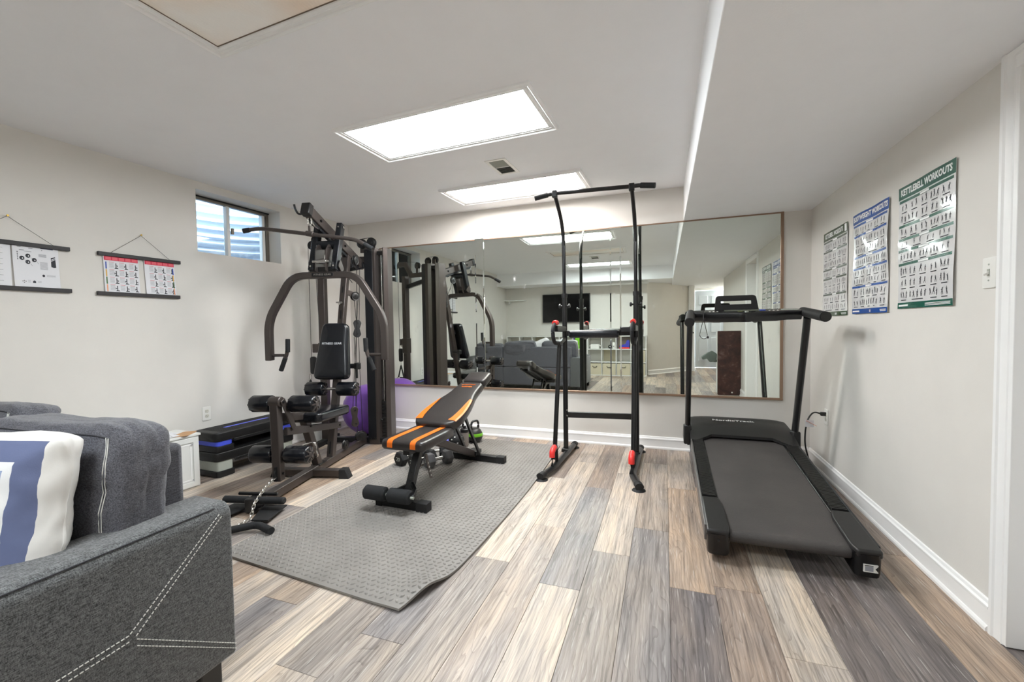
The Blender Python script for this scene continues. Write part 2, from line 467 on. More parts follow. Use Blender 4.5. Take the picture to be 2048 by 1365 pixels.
# floor: slab + planks
mb = MB(); mb.box(-4.1, 2.5, -4.3, 4.3, -0.08, -0.006)
floor = struct('floor', mb, M('floor_underlay', (60, 56, 52), 0.9))
PAL = {'cream': (194, 183, 170), 'pale': (182, 171, 159), 'beige': (169, 157, 146), 'greige': (155, 147, 140),
       'gray': (142, 136, 133), 'dark': (116, 109, 107), 'tan': (163, 145, 129), 'brown': (144, 130, 120)}
PW, PL, X0P = 0.1865, 1.22, -0.168
def plank_mesh(w, l):
    g = 0.0006; c = 0.0014; mb = MB()
    x0, x1, y0, y1 = -w / 2 + g, w / 2 - g, -l / 2 + g, l / 2 - g
    vs = [(x0, y0, -0.006), (x1, y0, -0.006), (x1, y1, -0.006), (x0, y1, -0.006),
          (x0, y0, -c * 0.6), (x1, y0, -c * 0.6), (x1, y1, -c * 0.6), (x0, y1, -c * 0.6),
          (x0 + c, y0 + c, 0), (x1 - c, y0 + c, 0), (x1 - c, y1 - c, 0), (x0 + c, y1 - c, 0)]
    fs = [(4, 5, 9, 8), (5, 6, 10, 9), (6, 7, 11, 10), (7, 4, 8, 11), (8, 9, 10, 11), (0, 1, 5, 4), (1, 2, 6, 5), (2, 3, 7, 6), (3, 0, 4, 7)]
    me = bpy.data.meshes.new('plank'); me.from_pydata(vs, [], fs); me.materials.append(PLANK); me.update(); return me
_pm = {}
# joints seen in the photograph: column -> (one joint position, tones from that joint towards / away from the camera)
JOINT = {-4: (1.94, 'greige', 'cream'), -3: (2.37, 'beige', 'pale'), -2: (1.825, 'cream', 'gray'), -1: (2.18, 'greige', 'pale'),
         0: (2.507, 'gray', 'beige'), 1: (1.977, 'dark', 'tan'), 2: (2.045, 'brown', 'tan'), 3: (2.9, 'cream', 'beige'),
         4: (2.75, 'dark', 'brown'), 5: (2.85, 'dark', 'gray'), 6: (2.6, 'tan', 'brown'), -5: (1.30, 'greige', 'gray'),
         -6: (2.3, 'greige', 'beige'), -7: (1.9, 'cream', 'pale'), -8: (1.35, 'gray', 'beige'), -9: (1.7, 'pale', 'gray'),
         -10: (1.28, 'gray', 'tan'), -11: (2.55, 'pale', 'cream'), -12: (3.35, 'cream', 'greige'), -13: (3.1, 'tan', 'gray'), -14: (2.4, 'gray', 'tan'), -15: (2.9, 'beige', 'gray')}
rnd = random.Random(11)
names = list(PAL)
for k in range(-21, 9):
    xa = X0P + PW * k; xb = xa + PW
    if xb < -3.9: continue
    if k <= 6: ylo = -1.95 if xb < -0.35 else (-3.0 if xb < 0.5 else -4.25)
    else: ylo = -4.25
    yhi = 4.19
    j, near, far = JOINT.get(k, (rnd.uniform(0.4, 1.6), rnd.choice(names), rnd.choice(names)))
    e = j
    while e > ylo: e -= PL
    seq = []
    while e < yhi:
        a, b = max(e, ylo), min(e + PL, yhi)
        if b - a > 0.03: seq.append((a, b, e))
        e += PL
    for (a, b, e) in seq:
        cx = (xa + xb) / 2
        if xb < lx((a + b) / 2) + 0.02: continue
        wa, wb = xa, xb
        if k == 6: wb = XR if a > 2.2 or b < -1.2 and False else xb
        if k > 6 and b > -1.1:
            a, b = max(a, 1.06), min(b, 1.99)
            if b - a < 0.05: continue
        if abs(e - j) < 1e-3: tone = far
        elif abs(e + PL - j) < 1e-3: tone = near
        else: tone = rnd.choice(names)
        if k > 6: tone = 'dark'
        w = wb - wa; key = (round(w, 3), round(b - a, 3))
        if key not in _pm: _pm[key] = plank_mesh(w, b - a)
        o = bpy.data.objects.new('plank', _pm[key]); COL.objects.link(o); o.parent = floor
        o.location = ((wa + wb) / 2, (a + b) / 2, 0)
        c = lin(PAL[tone]); q = rnd.uniform(0.93, 1.07); o.color = (c[0] * q, c[1] * q, c[2] * q, 1)

# ceiling and soffit
mb = MB(); mb.box(-4.1, 2.5, -4.3, 4.3, H, H + 0.1); struct('ceiling', mb, CEIL)
mb = MB()
mb.box(0.164, 2.5, -4.3, 4.3, HS, H + 0.02); mb.box(-4.1, 0.164, -4.3, -1.2, 2.13, H + 0.02)
struct('trim_1', mb, CEIL, bevel=0.004)
# back wall
mb = MB(); mb.box(-4.0, 1.35, YB, YB + 0.15, -0.05, H + 0.05); struct('wall_back', mb, WALL)
# left wall with the window opening, in its own frame (x out of the wall, y along it)
LM = Matrix.Translation((lx(0), 0, 0)) @ Matrix.Rotation(LANG, 4, 'Z')
WY0, WY1, WZ0, WZ1 = 2.47, 3.258, 1.83, 2.345
mb = MB()
mb.box(-0.3, 0, -2.2, WY0, -0.05, H + 0.05, mtx=LM); mb.box(-0.3, 0, WY1, 4.5, -0.05, H + 0.05, mtx=LM)
mb.box(-0.3, 0, WY0, WY1, -0.05, WZ0, mtx=LM); mb.box(-0.3, 0, WY0, WY1, WZ1, H + 0.05, mtx=LM)
struct('wall_left', mb, WALL)
# right wall with the doorway
DY0, DY1, DZ = 1.27, 1.99, 2.03
mb = MB()
mb.box(XR, XR + 0.12, DY1, 4.3, -0.05, HS + 0.05); mb.box(XR, XR + 0.12, -1.3, DY0, -0.05, HS + 0.05); mb.box(XR, XR + 0.12, DY0, DY1, DZ, HS + 0.05)
struct('wall_right', mb, WALL)
# far end behind the camera: television wall, slanted return, hall
mb = MB(); mb.box(-4.0, -0.37, -2.05, -1.9, -0.05, 2.2); struct('wall_front', mb, WALL)
mb = MB()
a = Vector((-0.37, -1.9, 0)); b = Vector((0.62, -3.1, 0)); d = (b - a).normalized(); nn = Vector((-d.y, d.x, 0)) * -0.12
vs = [a, b, b + nn, a + nn]; vs = [(p.x, p.y, z) for z in (-0.05, 2.2) for p in vs]
mb.add(vs, [(0, 1, 2, 3), (7, 6, 5, 4), (0, 4, 5, 1), (1, 5, 6, 2), (2, 6, 7, 3), (3, 7, 4, 0)])
struct('wall_slanted', mb, WALL)
mb = MB(); mb.box(0.50, 0.62, -4.1, -3.1, -0.05, 2.2); mb.box(0.5, 0.72, -4.2, -3.98, -0.05, 2.2); mb.box(1.50, 2.5, -4.2, -3.98, -0.05, 2.2); mb.box(0.72, 1.5, -4.2, -3.98, 2.06, 2.2)
mb.box(2.3, 2.42, -4.2, -1.2, -0.05, 2.2); mb.box(XR, 2.42, -1.42, -1.3, -0.05, 2.2)
struct('wall_hall', mb, WALL)
mb = MB(); mb.box(0.56, 0.70, -3.12, -2.98, 0.0, 2.105); struct('trim_2', mb, TRIM, bevel=0.01)
# closet behind the doorway on the right
mb = MB(); mb.box(1.9, 2.0, 1.0, 2.3, -0.05, 2.2); mb.box(XR + 0.12, 2.0, 2.2, 2.3, -0.05, 2.2); mb.box(XR + 0.12, 2.0, 0.95, 1.05, -0.05, 2.2)
struct('wall_closet', mb, WALL)

# baseboards
BPROF = [(0, 0), (0.022, 0), (0.022, 0.012), (0.017, 0.020), (0.013, 0.022), (0.013, 0.082), (0.016, 0.086), (0.016, 0.094), (0.010, 0.101), (0.007, 0.112), (0, 0.115)]
def baseboard(name, p, q, nrm):
    p, q, nrm = Vector(p), Vector(q), Vector(nrm).normalized(); vs = []
    for e in (p, q):
        for (d, z) in BPROF: vs.append((e.x + nrm.x * d, e.y + nrm.y * d, z))
    k = len(BPROF); fs = [(i, (i + 1) % k, k + (i + 1) % k, k + i) for i in range(k)] + [tuple(range(k)), tuple(range(2 * k - 1, k - 1, -1))]
    mb = MB(); mb.add(vs, fs); return struct(name, mb, TRIM, smooth=25)
baseboard('baseboard_back', (lx(4.19) + 0.01, YB, 0), (XR - 0.01, YB, 0), (0, -1, 0))
baseboard('baseboard_right', (XR, YB - 0.01, 0), (XR, 2.058, 0), (-1, 0, 0))
baseboard('baseboard_left', (lx(-1.85), -1.85, 0), (lx(4.18), 4.18, 0), (1, -LK, 0))
baseboard('baseboard_slanted', (-0.37, -1.9, 0), (0.60, -3.076, 0), (1.2, 0.99, 0))
baseboard('baseboard_hall', (0.62, -3.98, 0), (0.62, -3.12, 0), (1, 0, 0))
baseboard('baseboard_right_2', (XR, 1.2, 0), (XR, -1.3, 0), (-1, 0, 0))

# doorway on the right: casing legs and head, jamb, closed slab set back
dr = structroot('door_1', (0, 0, 0))
CPROF = [(0, 0), (0, 0.010), (0.006, 0.014), (0.012, 0.012), (0.040, 0.014), (0.046, 0.019), (0.060, 0.019), (0.066, 0.014), (0.068, 0)]
def casing(name, y0, y1, z0, z1, vertical, par):
    mb = MB(); vs = []
    k = len(CPROF)
    if vertical:
        for z in (z0, z1):
            for (q, d) in CPROF: vs.append((XR - d, y0 + (y1 - y0) * q / 0.068, z))
    else:
        for y in (y0, y1):
            for (q, d) in CPROF: vs.append((XR - d, y, z0 + (z1 - z0) * q / 0.068))
    mb.add(vs, [(i, (i + 1) % k, k + (i + 1) % k, k + i) for i in range(k)] + [tuple(range(k)), tuple(range(2 * k - 1, k - 1, -1))])
    return W(name, mb, TRIM, par, smooth=25)
casing('casing', DY1, DY1 + 0.068, 0, HS - 0.001, True, dr)
casing('casing', DY0, DY0 - 0.068, 0, HS - 0.001, True, dr)
casing('casing', DY0, DY1, DZ, DZ + 0.068, False, dr)
mb = MB(); mb.box(XR - 0.012, XR + 0.13, DY1 - 0.018, DY1 + 0.002, 0.004, DZ); W('jamb', mb, TRIM, dr, 0.002)
mb = MB(); mb.box(XR - 0.012, XR + 0.13, DY0 - 0.002, DY0 + 0.018, 0.004, DZ); W('jamb', mb, TRIM, dr, 0.002)
mb = MB(); mb.box(XR + 0.10, XR + 0.135, DY0 + 0.02, DY1 - 0.02, 0.012, DZ - 0.005)
W('door_slab', mb, TRIM, dr, 0.003)
mb = MB(); mb.box(XR - 0.008, XR + 0.008, 2.058, 2.068, 0.0, 0.02); W('raw_shoe_end', mb, CARD, dr)

# six-panel door at the end of the hall, seen in the mirror
d2 = structroot('door_2', (0.76, -3.96, 0))
mb = MB(); mb.box(0, 0.70, 0, 0.035, 0.01, 2.03); P('door_slab', mb, DOORPAINT, d2, 0.003)
for (xa, xb) in ((0.09, 0.31), (0.39, 0.61)):
    for (za, zb) in ((0.18, 0.80), (0.93, 1.55), (1.66, 1.90)):
        mb = MB(); mb.box(xa, xb, 0.03, 0.05, za, zb); P('panel', mb, DOORPAINT, d2, 0.014)
for xa in (-0.075, 0.71):
    mb = MB(); mb.box(xa, xa + 0.065, -0.02, 0.06, 0, 2.10); P('casing', mb, TRIM, d2, 0.004)
mb = MB(); mb.box(-0.075, 0.775, -0.02, 0.06, 2.04, 2.10); P('casing', mb, TRIM, d2, 0.004)
for z in (1.62, 1.0, 0.25):
    mb = MB(); mb.box(0.69, 0.715, 0.03, 0.045, z, z + 0.09); P('hinge', mb, BRASS, d2, 0.003)

# window: recess lining is the wall itself; frame, sliding panes, latch; corrugated well outside
w1 = structroot('window_1', mtx=LM)
def wbox(name, x0, x1, y0, y1, z0, z1, m, bev=0.003, par=None):
    mb = MB(); mb.box(x0, x1, y0, y1, z0, z1); return P(name, mb, m, par or w1, bev)
wx0, wx1 = -0.205, -0.16
wbox('frame_rail', wx0, wx1, WY0, WY1, WZ1 - 0.034, WZ1, ALU); wbox('frame_rail', wx0, wx1, WY0, WY1, WZ0, WZ0 + 0.02, ALU)
wbox('frame_stile', wx0, wx1, WY0, WY0 + 0.03, WZ0 + 0.02, WZ1 - 0.034, ALU); wbox('frame_stile', wx0, wx1, WY1 - 0.03, WY1, WZ0 + 0.02, WZ1 - 0.034, ALU)
wbox('meeting_stile', wx0 - 0.002, wx1 + 0.004, 2.83, 2.858, WZ0 + 0.02, WZ1 - 0.034, WHITE)
wbox('sash_stile', wx0, wx1 - 0.008, WY1 - 0.062, WY1 - 0.036, WZ0 + 0.02, WZ1 - 0.034, WHITE)
wbox('latch', wx1 + 0.002, wx1 + 0.02, 2.862, 2.885, 2.06, 2.115, ALU)
wbox('pane', -0.196, -0.192, WY0 + 0.03, 2.832, WZ0 + 0.02, WZ1 - 0.034, GLASS, 0); wbox('pane', -0.182, -0.178, 2.856, WY1 - 0.06, WZ0 + 0.02, WZ1 - 0.034, GLASS, 0)
wbox('track', -0.16, -0.15, WY0, WY1, WZ1 - 0.014, WZ1 - 0.004, BLACKMET, 0)
mb = MB(); vs = []; fs = []; na, nz = 40, 60
yc = (WY0 + WY1) / 2
for j in range(nz + 1):
    z = 1.35 + (2.60 - 1.35) * j / nz
    rr = 0.74 + 0.028 * math.sin(z * 2 * PI / 0.082)
    for i in range(na + 1):
        a = PI * i / na; vs.append((-0.31 - rr * 0.92 * math.sin(a), yc + rr * math.cos(a) * 1.05, z - 0.02))
for j in range(nz):
    for i in range(na): q = j * (na + 1) + i; fs.append((q, q + 1, q + na + 2, q + na + 1))
mb.add(vs, fs); wl = P('window_well', mb, STEEL, w1, smooth=60)
mb = MB(); mb.box(-1.1, -0.3, yc - 0.85, yc + 0.85, 1.30, 1.36); P('well_gravel_bed', mb, M('gravel', (150, 148, 142), 0.95, bump=(60, 0.8), var=0.3), w1)

# ceiling light fixtures
GAPSHADE = M('brown_gap_shade', (120, 104, 90), 0.7)  # brown line standing in for the shaded gap round each diffuser
LPROF = [(0, 0), (0.0, -0.010), (0.005, -0.019), (0.012, -0.022), (0.018, -0.017), (0.019, -0.012), (0.030, -0.012), (0.031, -0.015), (0.036, -0.015), (0.037, -0.012), (0.052, -0.012), (0.052, 0)]
def ceiling_light(label, cx, cy, w, d, rz, dmat):
    t = thing('ceiling_light', label, 'light', (cx, cy, H), rz, 'recessed ceiling light panels')
    mb = MB(); hw, hd = w / 2, d / 2; vs = []
    for (q, z) in LPROF:
        for (sx, sy) in ((-1, -1), (1, -1), (1, 1), (-1, 1)): vs.append((sx * (hw - q), sy * (hd - q), z))
    fs = []
    for j in range(len(LPROF) - 1):
        for i in range(4): i2 = (i + 1) % 4; fs.append((j * 4 + i, j * 4 + i2, j * 4 + 4 + i2, j * 4 + 4 + i))
    mb.add(vs, fs); P('frame', mb, TRIM, t, smooth=20)
    mb = MB(); mb.box(-hw + 0.05, hw - 0.05, -hd + 0.05, hd - 0.05, -0.004, 0.0); P('diffuser', mb, dmat, t)
    mb = MB(); ring(mb, [(-hw + 0.051, -hd + 0.051), (hw - 0.051, -hd + 0.051), (hw - 0.051, hd - 0.051), (-hw + 0.051, hd - 0.051)], [(-hw + 0.056, -hd + 0.056), (hw - 0.056, -hd + 0.056), (hw - 0.056, hd - 0.056), (-hw + 0.056, hd - 0.056)], -0.006, -0.001, Matrix.Identity(4)); P('gap_shade', mb, GAPSHADE, t, smooth=0)
    return t
DW = m_diffuser('lit_diffuser', LAMP, (0.90, 0.965, 1.0)); DP = m_diffuser('lit_diffuser_warm', LAMP, (1.0, 0.95, 0.92))
ceiling_light('large lit white ceiling panel in the middle of the ceiling', -1.278, 2.398, 1.30, 0.55, R(-2.5), DW)
ceiling_light('warm lit ceiling panel nearest the mirror wall, above the pull-up bar', -1.262, 3.66, 1.30, 0.49, R(-2.0), DP)
ceiling_light('unlit ceiling panel with ribbed cream diffuser in the upper left corner', -1.24, 1.11, 1.30, 0.55, R(-2.5), m_diffuser_off())
ceiling_light('lit ceiling panel seen only in the mirror, beyond the unlit one', -1.25, -0.36, 1.30, 0.50, R(-2.0), DW)

# ceiling vents
def vent(label, cx, cy, rz):
    t = thing('ceiling_vent', label, 'vent', (cx, cy, H), rz, 'ceiling air vents')
    mb = MB(); mb.box(-0.085, 0.085, -0.155, -0.132, -0.006, 0); mb.box(-0.085, 0.085, 0.132, 0.155, -0.006, 0)
    mb.box(-0.085, -0.06, -0.132, 0.132, -0.006, 0); mb.box(0.06, 0.085, -0.132, 0.132, -0.006, 0); mb.box(-0.06, 0.06, -0.006, 0.006, -0.006, 0)
    P('frame', mb, WHITE, t, 0.002)
    mb = MB(); mb.box(-0.06, 0.06, -0.132, 0.132, -0.001, 0.0); P('backing', mb, M('vent_dark', (70, 68, 64), 0.8), t)
    for i in range(12):
        y = -0.122 + i * 0.0222
        if abs(y) < 0.01: continue
        mb = MB(); s = 1 if y < 0 else -1
        mb.add([(-0.06, y - 0.004 * s, -0.001), (0.06, y - 0.004 * s, -0.001), (0.06, y + 0.005 * s, -0.006), (-0.06, y + 0.005 * s, -0.006),
                (-0.06, y - 0.004 * s + 0.0012, -0.001), (0.06, y - 0.004 * s + 0.0012, -0.001), (0.06, y + 0.005 * s + 0.0012, -0.006), (-0.06, y + 0.005 * s + 0.0012, -0.006)],
               [(0, 1, 2, 3), (7, 6, 5, 4), (0, 4, 5, 1), (2, 6, 7, 3), (1, 5, 6, 2), (0, 3, 7, 4)])
        P('slat', mb, GREY, t)
vent('small white ceiling vent between the two lit panels', -1.18, 3.13, R(-2))
vent('small ceiling vent seen in the mirror, beyond the unlit panel', -1.2, 0.46, R(-2))

# mirror
mr = thing('wall_mirror', 'wide wall mirror with two narrow overlaid strips and brown edge channel', 'mirror', (0, YM, 0))
def pane(x0, x1, z0, z1, y, bv):
    mb = MB(); b = bv
    vs = [(x0, 0.012, z0), (x1, 0.012, z0), (x1, 0.012, z1), (x0, 0.012, z1), (x0, y + bv * 0.12, z0), (x1, y + bv * 0.12, z0), (x1, y + bv * 0.12, z1), (x0, y + bv * 0.12, z1),
          (x0 + b, y, z0 + 0.0), (x1 - b, y, z0 + 0.0), (x1 - b, y, z1 - 0.0), (x0 + b, y, z1 - 0.0)]
    mb.add(vs, [(4, 5, 9, 8), (5, 6, 10, 9), (6, 7, 11, 10), (7, 4, 8, 11), (8, 9, 10, 11), (0, 1, 5, 4), (1, 2, 6, 5), (2, 3, 7, 6), (3, 0, 4, 7), (3, 2, 1, 0)])
    return P('mirror_pane', mb, MIRROR, mr, smooth=0)
MZ0, MZ1 = 0.52, 2.092
pane(-3.11, -1.856, MZ0, MZ1, 0.0, 0.0002); pane(-1.854, -0.4405, MZ0, MZ1, 0.0, 0.0002); pane(-0.4385, 0.93, MZ0, MZ1, 0.0, 0.0002)
pane(-1.905, -1.803, MZ0 - 0.004, 2.106, -0.006, 0.012); pane(-0.492, -0.387, MZ0 - 0.004, 2.09, -0.006, 0.012)
mb = MB(); mb.box(-3.12, 0.948, -0.010, 0.012, MZ0 - 0.017, MZ0 + 0.002); P('edge_channel', mb, BROWNTRIM, mr, 0.003)
mb = MB(); mb.box(-3.12, 0.948, -0.004, 0.012, MZ1 - 0.004, 2.1); P('edge_channel', mb, BROWNTRIM, mr, 0.002)
mb = MB(); mb.box(0.925, 0.948, -0.008, 0.012, MZ0, 2.1); P('edge_channel', mb, BROWNTRIM, mr, 0.003)
mb = MB(); mb.box(-3.125, -3.108, -0.004, 0.012, MZ0, 2.1); P('edge_channel', mb, BROWNTRIM, mr, 0.002)

# ============================================================ WALL PIECES
# laminated exercise charts on the right wall (local x to the right, y up, z into the room)
def quad(mb, pts, fn, z): mb.add([fn(Vector((x, y, z))) for (x, y) in pts], [tuple(range(len(pts)))])
def figure(mb, x, y, h, rn, fn, z):
    """tiny printed exercise figure: head, torso, bent limbs"""
    lean = rn.uniform(-0.35, 0.35); hip = Vector((x, y + h * 0.45)); sh = hip + Vector((math.sin(lean), math.cos(lean))) * h * 0.32
    def limb(a, b, w):
        d = (b - a); n = Vector((-d.y, d.x)).normalized() * w / 2
        quad(mb, [(a.x + n.x, a.y + n.y), (a.x - n.x, a.y - n.y), (b.x - n.x, b.y - n.y), (b.x + n.x, b.y + n.y)], fn, z)
    limb(hip, sh, h * 0.2)
    hd = sh + Vector((math.sin(lean), math.cos(lean))) * h * 0.14
    quad(mb, [(hd.x + h * 0.075 * math.cos(i * PI / 3), hd.y + h * 0.085 * math.sin(i * PI / 3)) for i in range(6)], fn, z)
    for s in (-1, 1):
        kn = hip + Vector((s * h * rn.uniform(0.02, 0.2), -h * rn.uniform(0.14, 0.24))); ft = Vector((kn.x + s * h * rn.uniform(-0.05, 0.12), y))
        limb(hip, kn, h * 0.11); limb(kn, ft, h * 0.08)
        el = sh + Vector((s * h * rn.uniform(0.08, 0.2), h * rn.uniform(-0.16, 0.1))); hnd = el + Vector((s * h * rn.uniform(-0.1, 0.16), h * rn.uniform(-0.14, 0.2)))
        limb(sh, el, h * 0.07); limb(el, hnd, h * 0.06)
def poster(label, yc, zc, w, h, title, hdr, bar, rows, seed, wave, badge=None):
    rn = random.Random(seed)
    mt = basis((XR - 0.002, yc, zc), (0, -1, 0), (0, 0, 1), (-1, 0, 0))
    t = thing('exercise_poster', label, 'poster', group='laminated exercise posters on the right wall', mtx=mt)
    def fn(v):
        u = v.x / w; q = v.y / h
        return Vector((v.x, v.y, v.z + 0.0015 + wave * (0.5 + 0.5 * math.sin(9 * q + 3 * u + seed)) * (0.4 + abs(u)) + wave * 0.8 * math.sin(5 * u + 2 * q + seed) ** 2))
    N, Mm = 14, 24
    mb = MB(); vs = []; fs = []
    for zz in (0.0009, 0.0):
        for j in range(Mm + 1):
            for i in range(N + 1): vs.append(fn(Vector((-w / 2 + w * i / N, -h / 2 + h * j / Mm, zz))))
    n1 = (N + 1) * (Mm + 1)
    for j in range(Mm):
        for i in range(N):
            q = j * (N + 1) + i; fs.append((q, q + 1, q + N + 2, q + N + 1)); fs.append((n1 + q + N + 1, n1 + q + N + 2, n1 + q + 1, n1 + q))
    edge = [i for i in range(N + 1)] + [(j + 1) * (N + 1) - 1 for j in range(1, Mm + 1)] + [Mm * (N + 1) + i for i in range(N - 1, -1, -1)] + [j * (N + 1) for j in range(Mm - 1, 0, -1)]
    for a, b in zip(edge, edge[1:] + edge[:1]): fs.append((a, n1 + a, n1 + b, b))
    mb.add(vs, fs); P('sheet', mb, LAMIN, t, smooth=50)
    def strip(name, x0, x1, y0, y1, m, z=0.0014):
        mb = MB(); k = max(2, int((x1 - x0) / 0.03)); k2 = max(1, int((y1 - y0) / 0.03))
        vs = [fn(Vector((x0 + (x1 - x0) * i / k, y0 + (y1 - y0) * j / k2, z))) for j in range(k2 + 1) for i in range(k + 1)]
        mb.add(vs, [(j * (k + 1) + i, j * (k + 1) + i + 1, (j + 1) * (k + 1) + i + 1, (j + 1) * (k + 1) + i) for j in range(k2) for i in range(k)])
        return P(name, mb, m, t)
    hh = 0.062
    strip('header_band', -w / 2, w / 2, h / 2 - hh, h / 2, hdr)
    P('lettering', text_mb(title, 0.043, 0.0002, bold=0.0018, mtx=Matrix.Translation((-0.0 if not badge else -0.02, h / 2 - hh / 2, 0)), sx=(0.84 if title[0] == 'K' else 0.80) if not badge else 0.70,
                           fn=lambda v: fn(Vector((v.x, v.y + h / 2 - hh / 2, v.z + 0.0019))) - Vector((0, h / 2 - hh / 2, 0))), WHITEINK, t)
    if badge:
        strip('badge', w / 2 - 0.048, w / 2 - 0.012, h / 2 - hh + 0.006, h / 2 - 0.006, WHITEINK, 0.0018)
        P('lettering', text_mb(badge, 0.04, 0.0002, mtx=Matrix.Translation((w / 2 - 0.03, h / 2 - hh / 2, 0.0035 + wave))), hdr, t)
    strip('footer_band', -w / 2, w / 2, -h / 2, -h / 2 + 0.03, hdr)
    mb = MB()
    quad(mb, [(-w / 2 + 0.012, -h / 2 + 0.011), (-w / 2 + 0.10, -h / 2 + 0.011), (-w / 2 + 0.10, -h / 2 + 0.020), (-w / 2 + 0.012, -h / 2 + 0.020)], fn, 0.0022)
    for k in range(3): quad(mb, [(w / 2 - 0.21, -h / 2 + 0.008 + k * 0.005), (w / 2 - 0.015, -h / 2 + 0.008 + k * 0.005), (w / 2 - 0.015, -h / 2 + 0.0105 + k * 0.005), (w / 2 - 0.21, -h / 2 + 0.0105 + k * 0.005)], fn, 0.0022)
    P('small_print', mb, WHITEINK, t)['kind'] = 'stuff'
    body = h - hh - 0.03 - 0.012; tot = sum(r[0] for r in rows); y = h / 2 - hh - 0.006
    fg = MB(); cap = MB(); lab = MB()
    for (share, lines, cols) in rows:
        hgt = body * share / tot
        strip('section_bar', -w / 2 + 0.008, w / 2 - 0.012, y - 0.013, y, bar)
        quad(lab, [(-0.04, y - 0.0115), (0.04, y - 0.0115), (0.04, y - 0.002), (-0.04, y - 0.002)], fn, 0.0022)
        lh = (hgt - 0.016) / lines
        for l in range(lines):
            yb = y - 0.016 - (l + 1) * lh
            x = -w / 2 + 0.012; left = w - 0.03; nc = cols
            while nc > 0:
                wide = nc >= 3 and l == lines - 1 and rn.random() < 0.35
                cw = left / nc * (2 if wide else 1); nc -= 2 if wide else 1; left -= cw
                nf = 5 if wide else rn.choice((2, 2, 3))
                for q in range(nf):
                    figure(fg, x + cw * (q + 0.7) / (nf + 0.4), yb + 0.014 + rn.uniform(0, 0.006), min(lh * 0.66, 0.052) * rn.uniform(0.75, 1), rn, fn, 0.0017)
                quad(cap, [(x + cw * 0.22, yb + 0.004), (x + cw * 0.78, yb + 0.004), (x + cw * 0.78, yb + 0.0085), (x + cw * 0.22, yb + 0.0085)], fn, 0.0017)
                x += cw
        y -= hgt
    P('exercise_figures', fg, INK, t)['kind'] = 'stuff'; P('captions', cap, INK, t)['kind'] = 'stuff'; P('section_titles', lab, WHITEINK, t)['kind'] = 'stuff'
LAMIN = M('laminated_sheet', (226, 226, 226), 0.10, coat=0.6)
WHITEINK = M('white_print', (236, 236, 236), 0.3)
HG = M('green_print', (24, 92, 76), 0.2, coat=0.5); HG2 = M('olive_green_print', (40, 74, 44), 0.2, coat=0.5); HB = M('blue_print', (36, 82, 160), 0.2, coat=0.5)
BG2 = M('slate_print', (84, 100, 90), 0.2, coat=0.5)
poster('green-headed laminated kettlebell chart, largest and nearest the light switch', 2.541, 1.538, 0.457, 0.615, 'KETTLEBELL WORKOUTS', HG, HG, [(2.2, 2, 5), (1.2, 1, 5), (1, 1, 4), (1.2, 1, 5), (3.4, 3, 5)], 3, 0.004)
poster('blue-headed laminated bodyweight chart between the two green-headed charts', 3.098, 1.527, 0.457, 0.622, 'BODYWEIGHT WORKOUTS', HB, HB, [(1.1, 1, 5), (2.2, 2, 5), (1.2, 1, 5), (1.9, 2, 5), (2.3, 2, 5)], 5, 0.007)
poster('dark green headed laminated chart numbered 2, nearest the mirror corner', 3.653, 1.521, 0.457, 0.62, 'KETTLEBELL WORKOUTS', HG2, BG2, [(1.2, 1, 5), (2.2, 2, 5), (1.1, 1, 5), (1.9, 2, 5), (2.1, 2, 4)], 8, 0.003, '2')

# light switch
mt = basis((XR, 2.112, 1.345), (0, -1, 0), (0, 0, 1), (-1, 0, 0))
t = thing('light_switch', 'white toggle light switch on the right wall beside the door casing', 'switch', mtx=mt)
mb = MB(); mb.pad(rrect(0.072, 0.118, 0.008), 0, 0.006, 0.004); P('plate', mb, WHITE, t)
mb = MB(); mb.box(-0.006, 0.006, -0.013, 0.013, 0.005, 0.008); P('slot', mb, GREY, t)
mb = MB(); mb.add([(-0.004, -0.006, 0.006), (0.004, -0.006, 0.006), (0.004, 0.005, 0.006), (-0.004, 0.005, 0.006), (-0.003, -0.013, 0.021), (0.003, -0.013, 0.021), (0.003, -0.006, 0.023), (-0.003, -0.006, 0.023)],
                  [(0, 1, 5, 4), (1, 2, 6, 5), (2, 3, 7, 6), (3, 0, 4, 7), (4, 5, 6, 7)]); P('toggle', mb, WHITE, t, 0.001)
for y in (-0.03, 0.03):
    mb = MB(); mb.cyl((0, y, 0.005), (0, y, 0.0072), 0.0035, 10); P('screw', mb, GREY, t)

def outlet(label, mt):
    t = thing('wall_outlet', label, 'outlet', mtx=mt, group='wall outlets')
    mb = MB(); mb.pad(rrect(0.072, 0.118, 0.006), 0, 0.006, 0.004); P('plate', mb, WHITE, t)
    for y in (-0.02, 0.02):
        mb = MB(); mb.pad(rrect(0.030, 0.028, 0.009), 0.005, 0.008, 0.001, Matrix.Translation((0, y, 0)), steps=2); rc = P('receptacle', mb, M('receptacle_plastic', (214, 212, 200), 0.4), t)
        for x in (-0.006, 0.006):
            mb = MB(); mb.box(x - 0.0012, x + 0.0012, y - 0.001, y + 0.008, 0.0075, 0.0084); P('slot', mb, INK, rc)
        mb = MB(); mb.cyl((0, y - 0.007, 0.0075), (0, y - 0.007, 0.0084), 0.0022, 8); P('slot', mb, INK, rc)
LX, LY, LZ = (LM @ Vector((0, 1, 0)) - LM @ Vector((0, 0, 0))), Vector((0, 0, 1)), (LM @ Vector((1, 0, 0)) - LM @ Vector((0, 0, 0)))
def lwall(y, z, off=0.0):
    p = Vector((lx(y), y, z)) + LZ * off
    return basis(p, LX, LY, LZ)
outlet('white double outlet on the left wall above the step platforms', lwall(2.485, 0.473))
outlet('white outlet on the right wall holding the treadmill plug', basis((XR, 3.80, 0.45), (0, -1, 0), (0, 0, 1), (-1, 0, 0)))

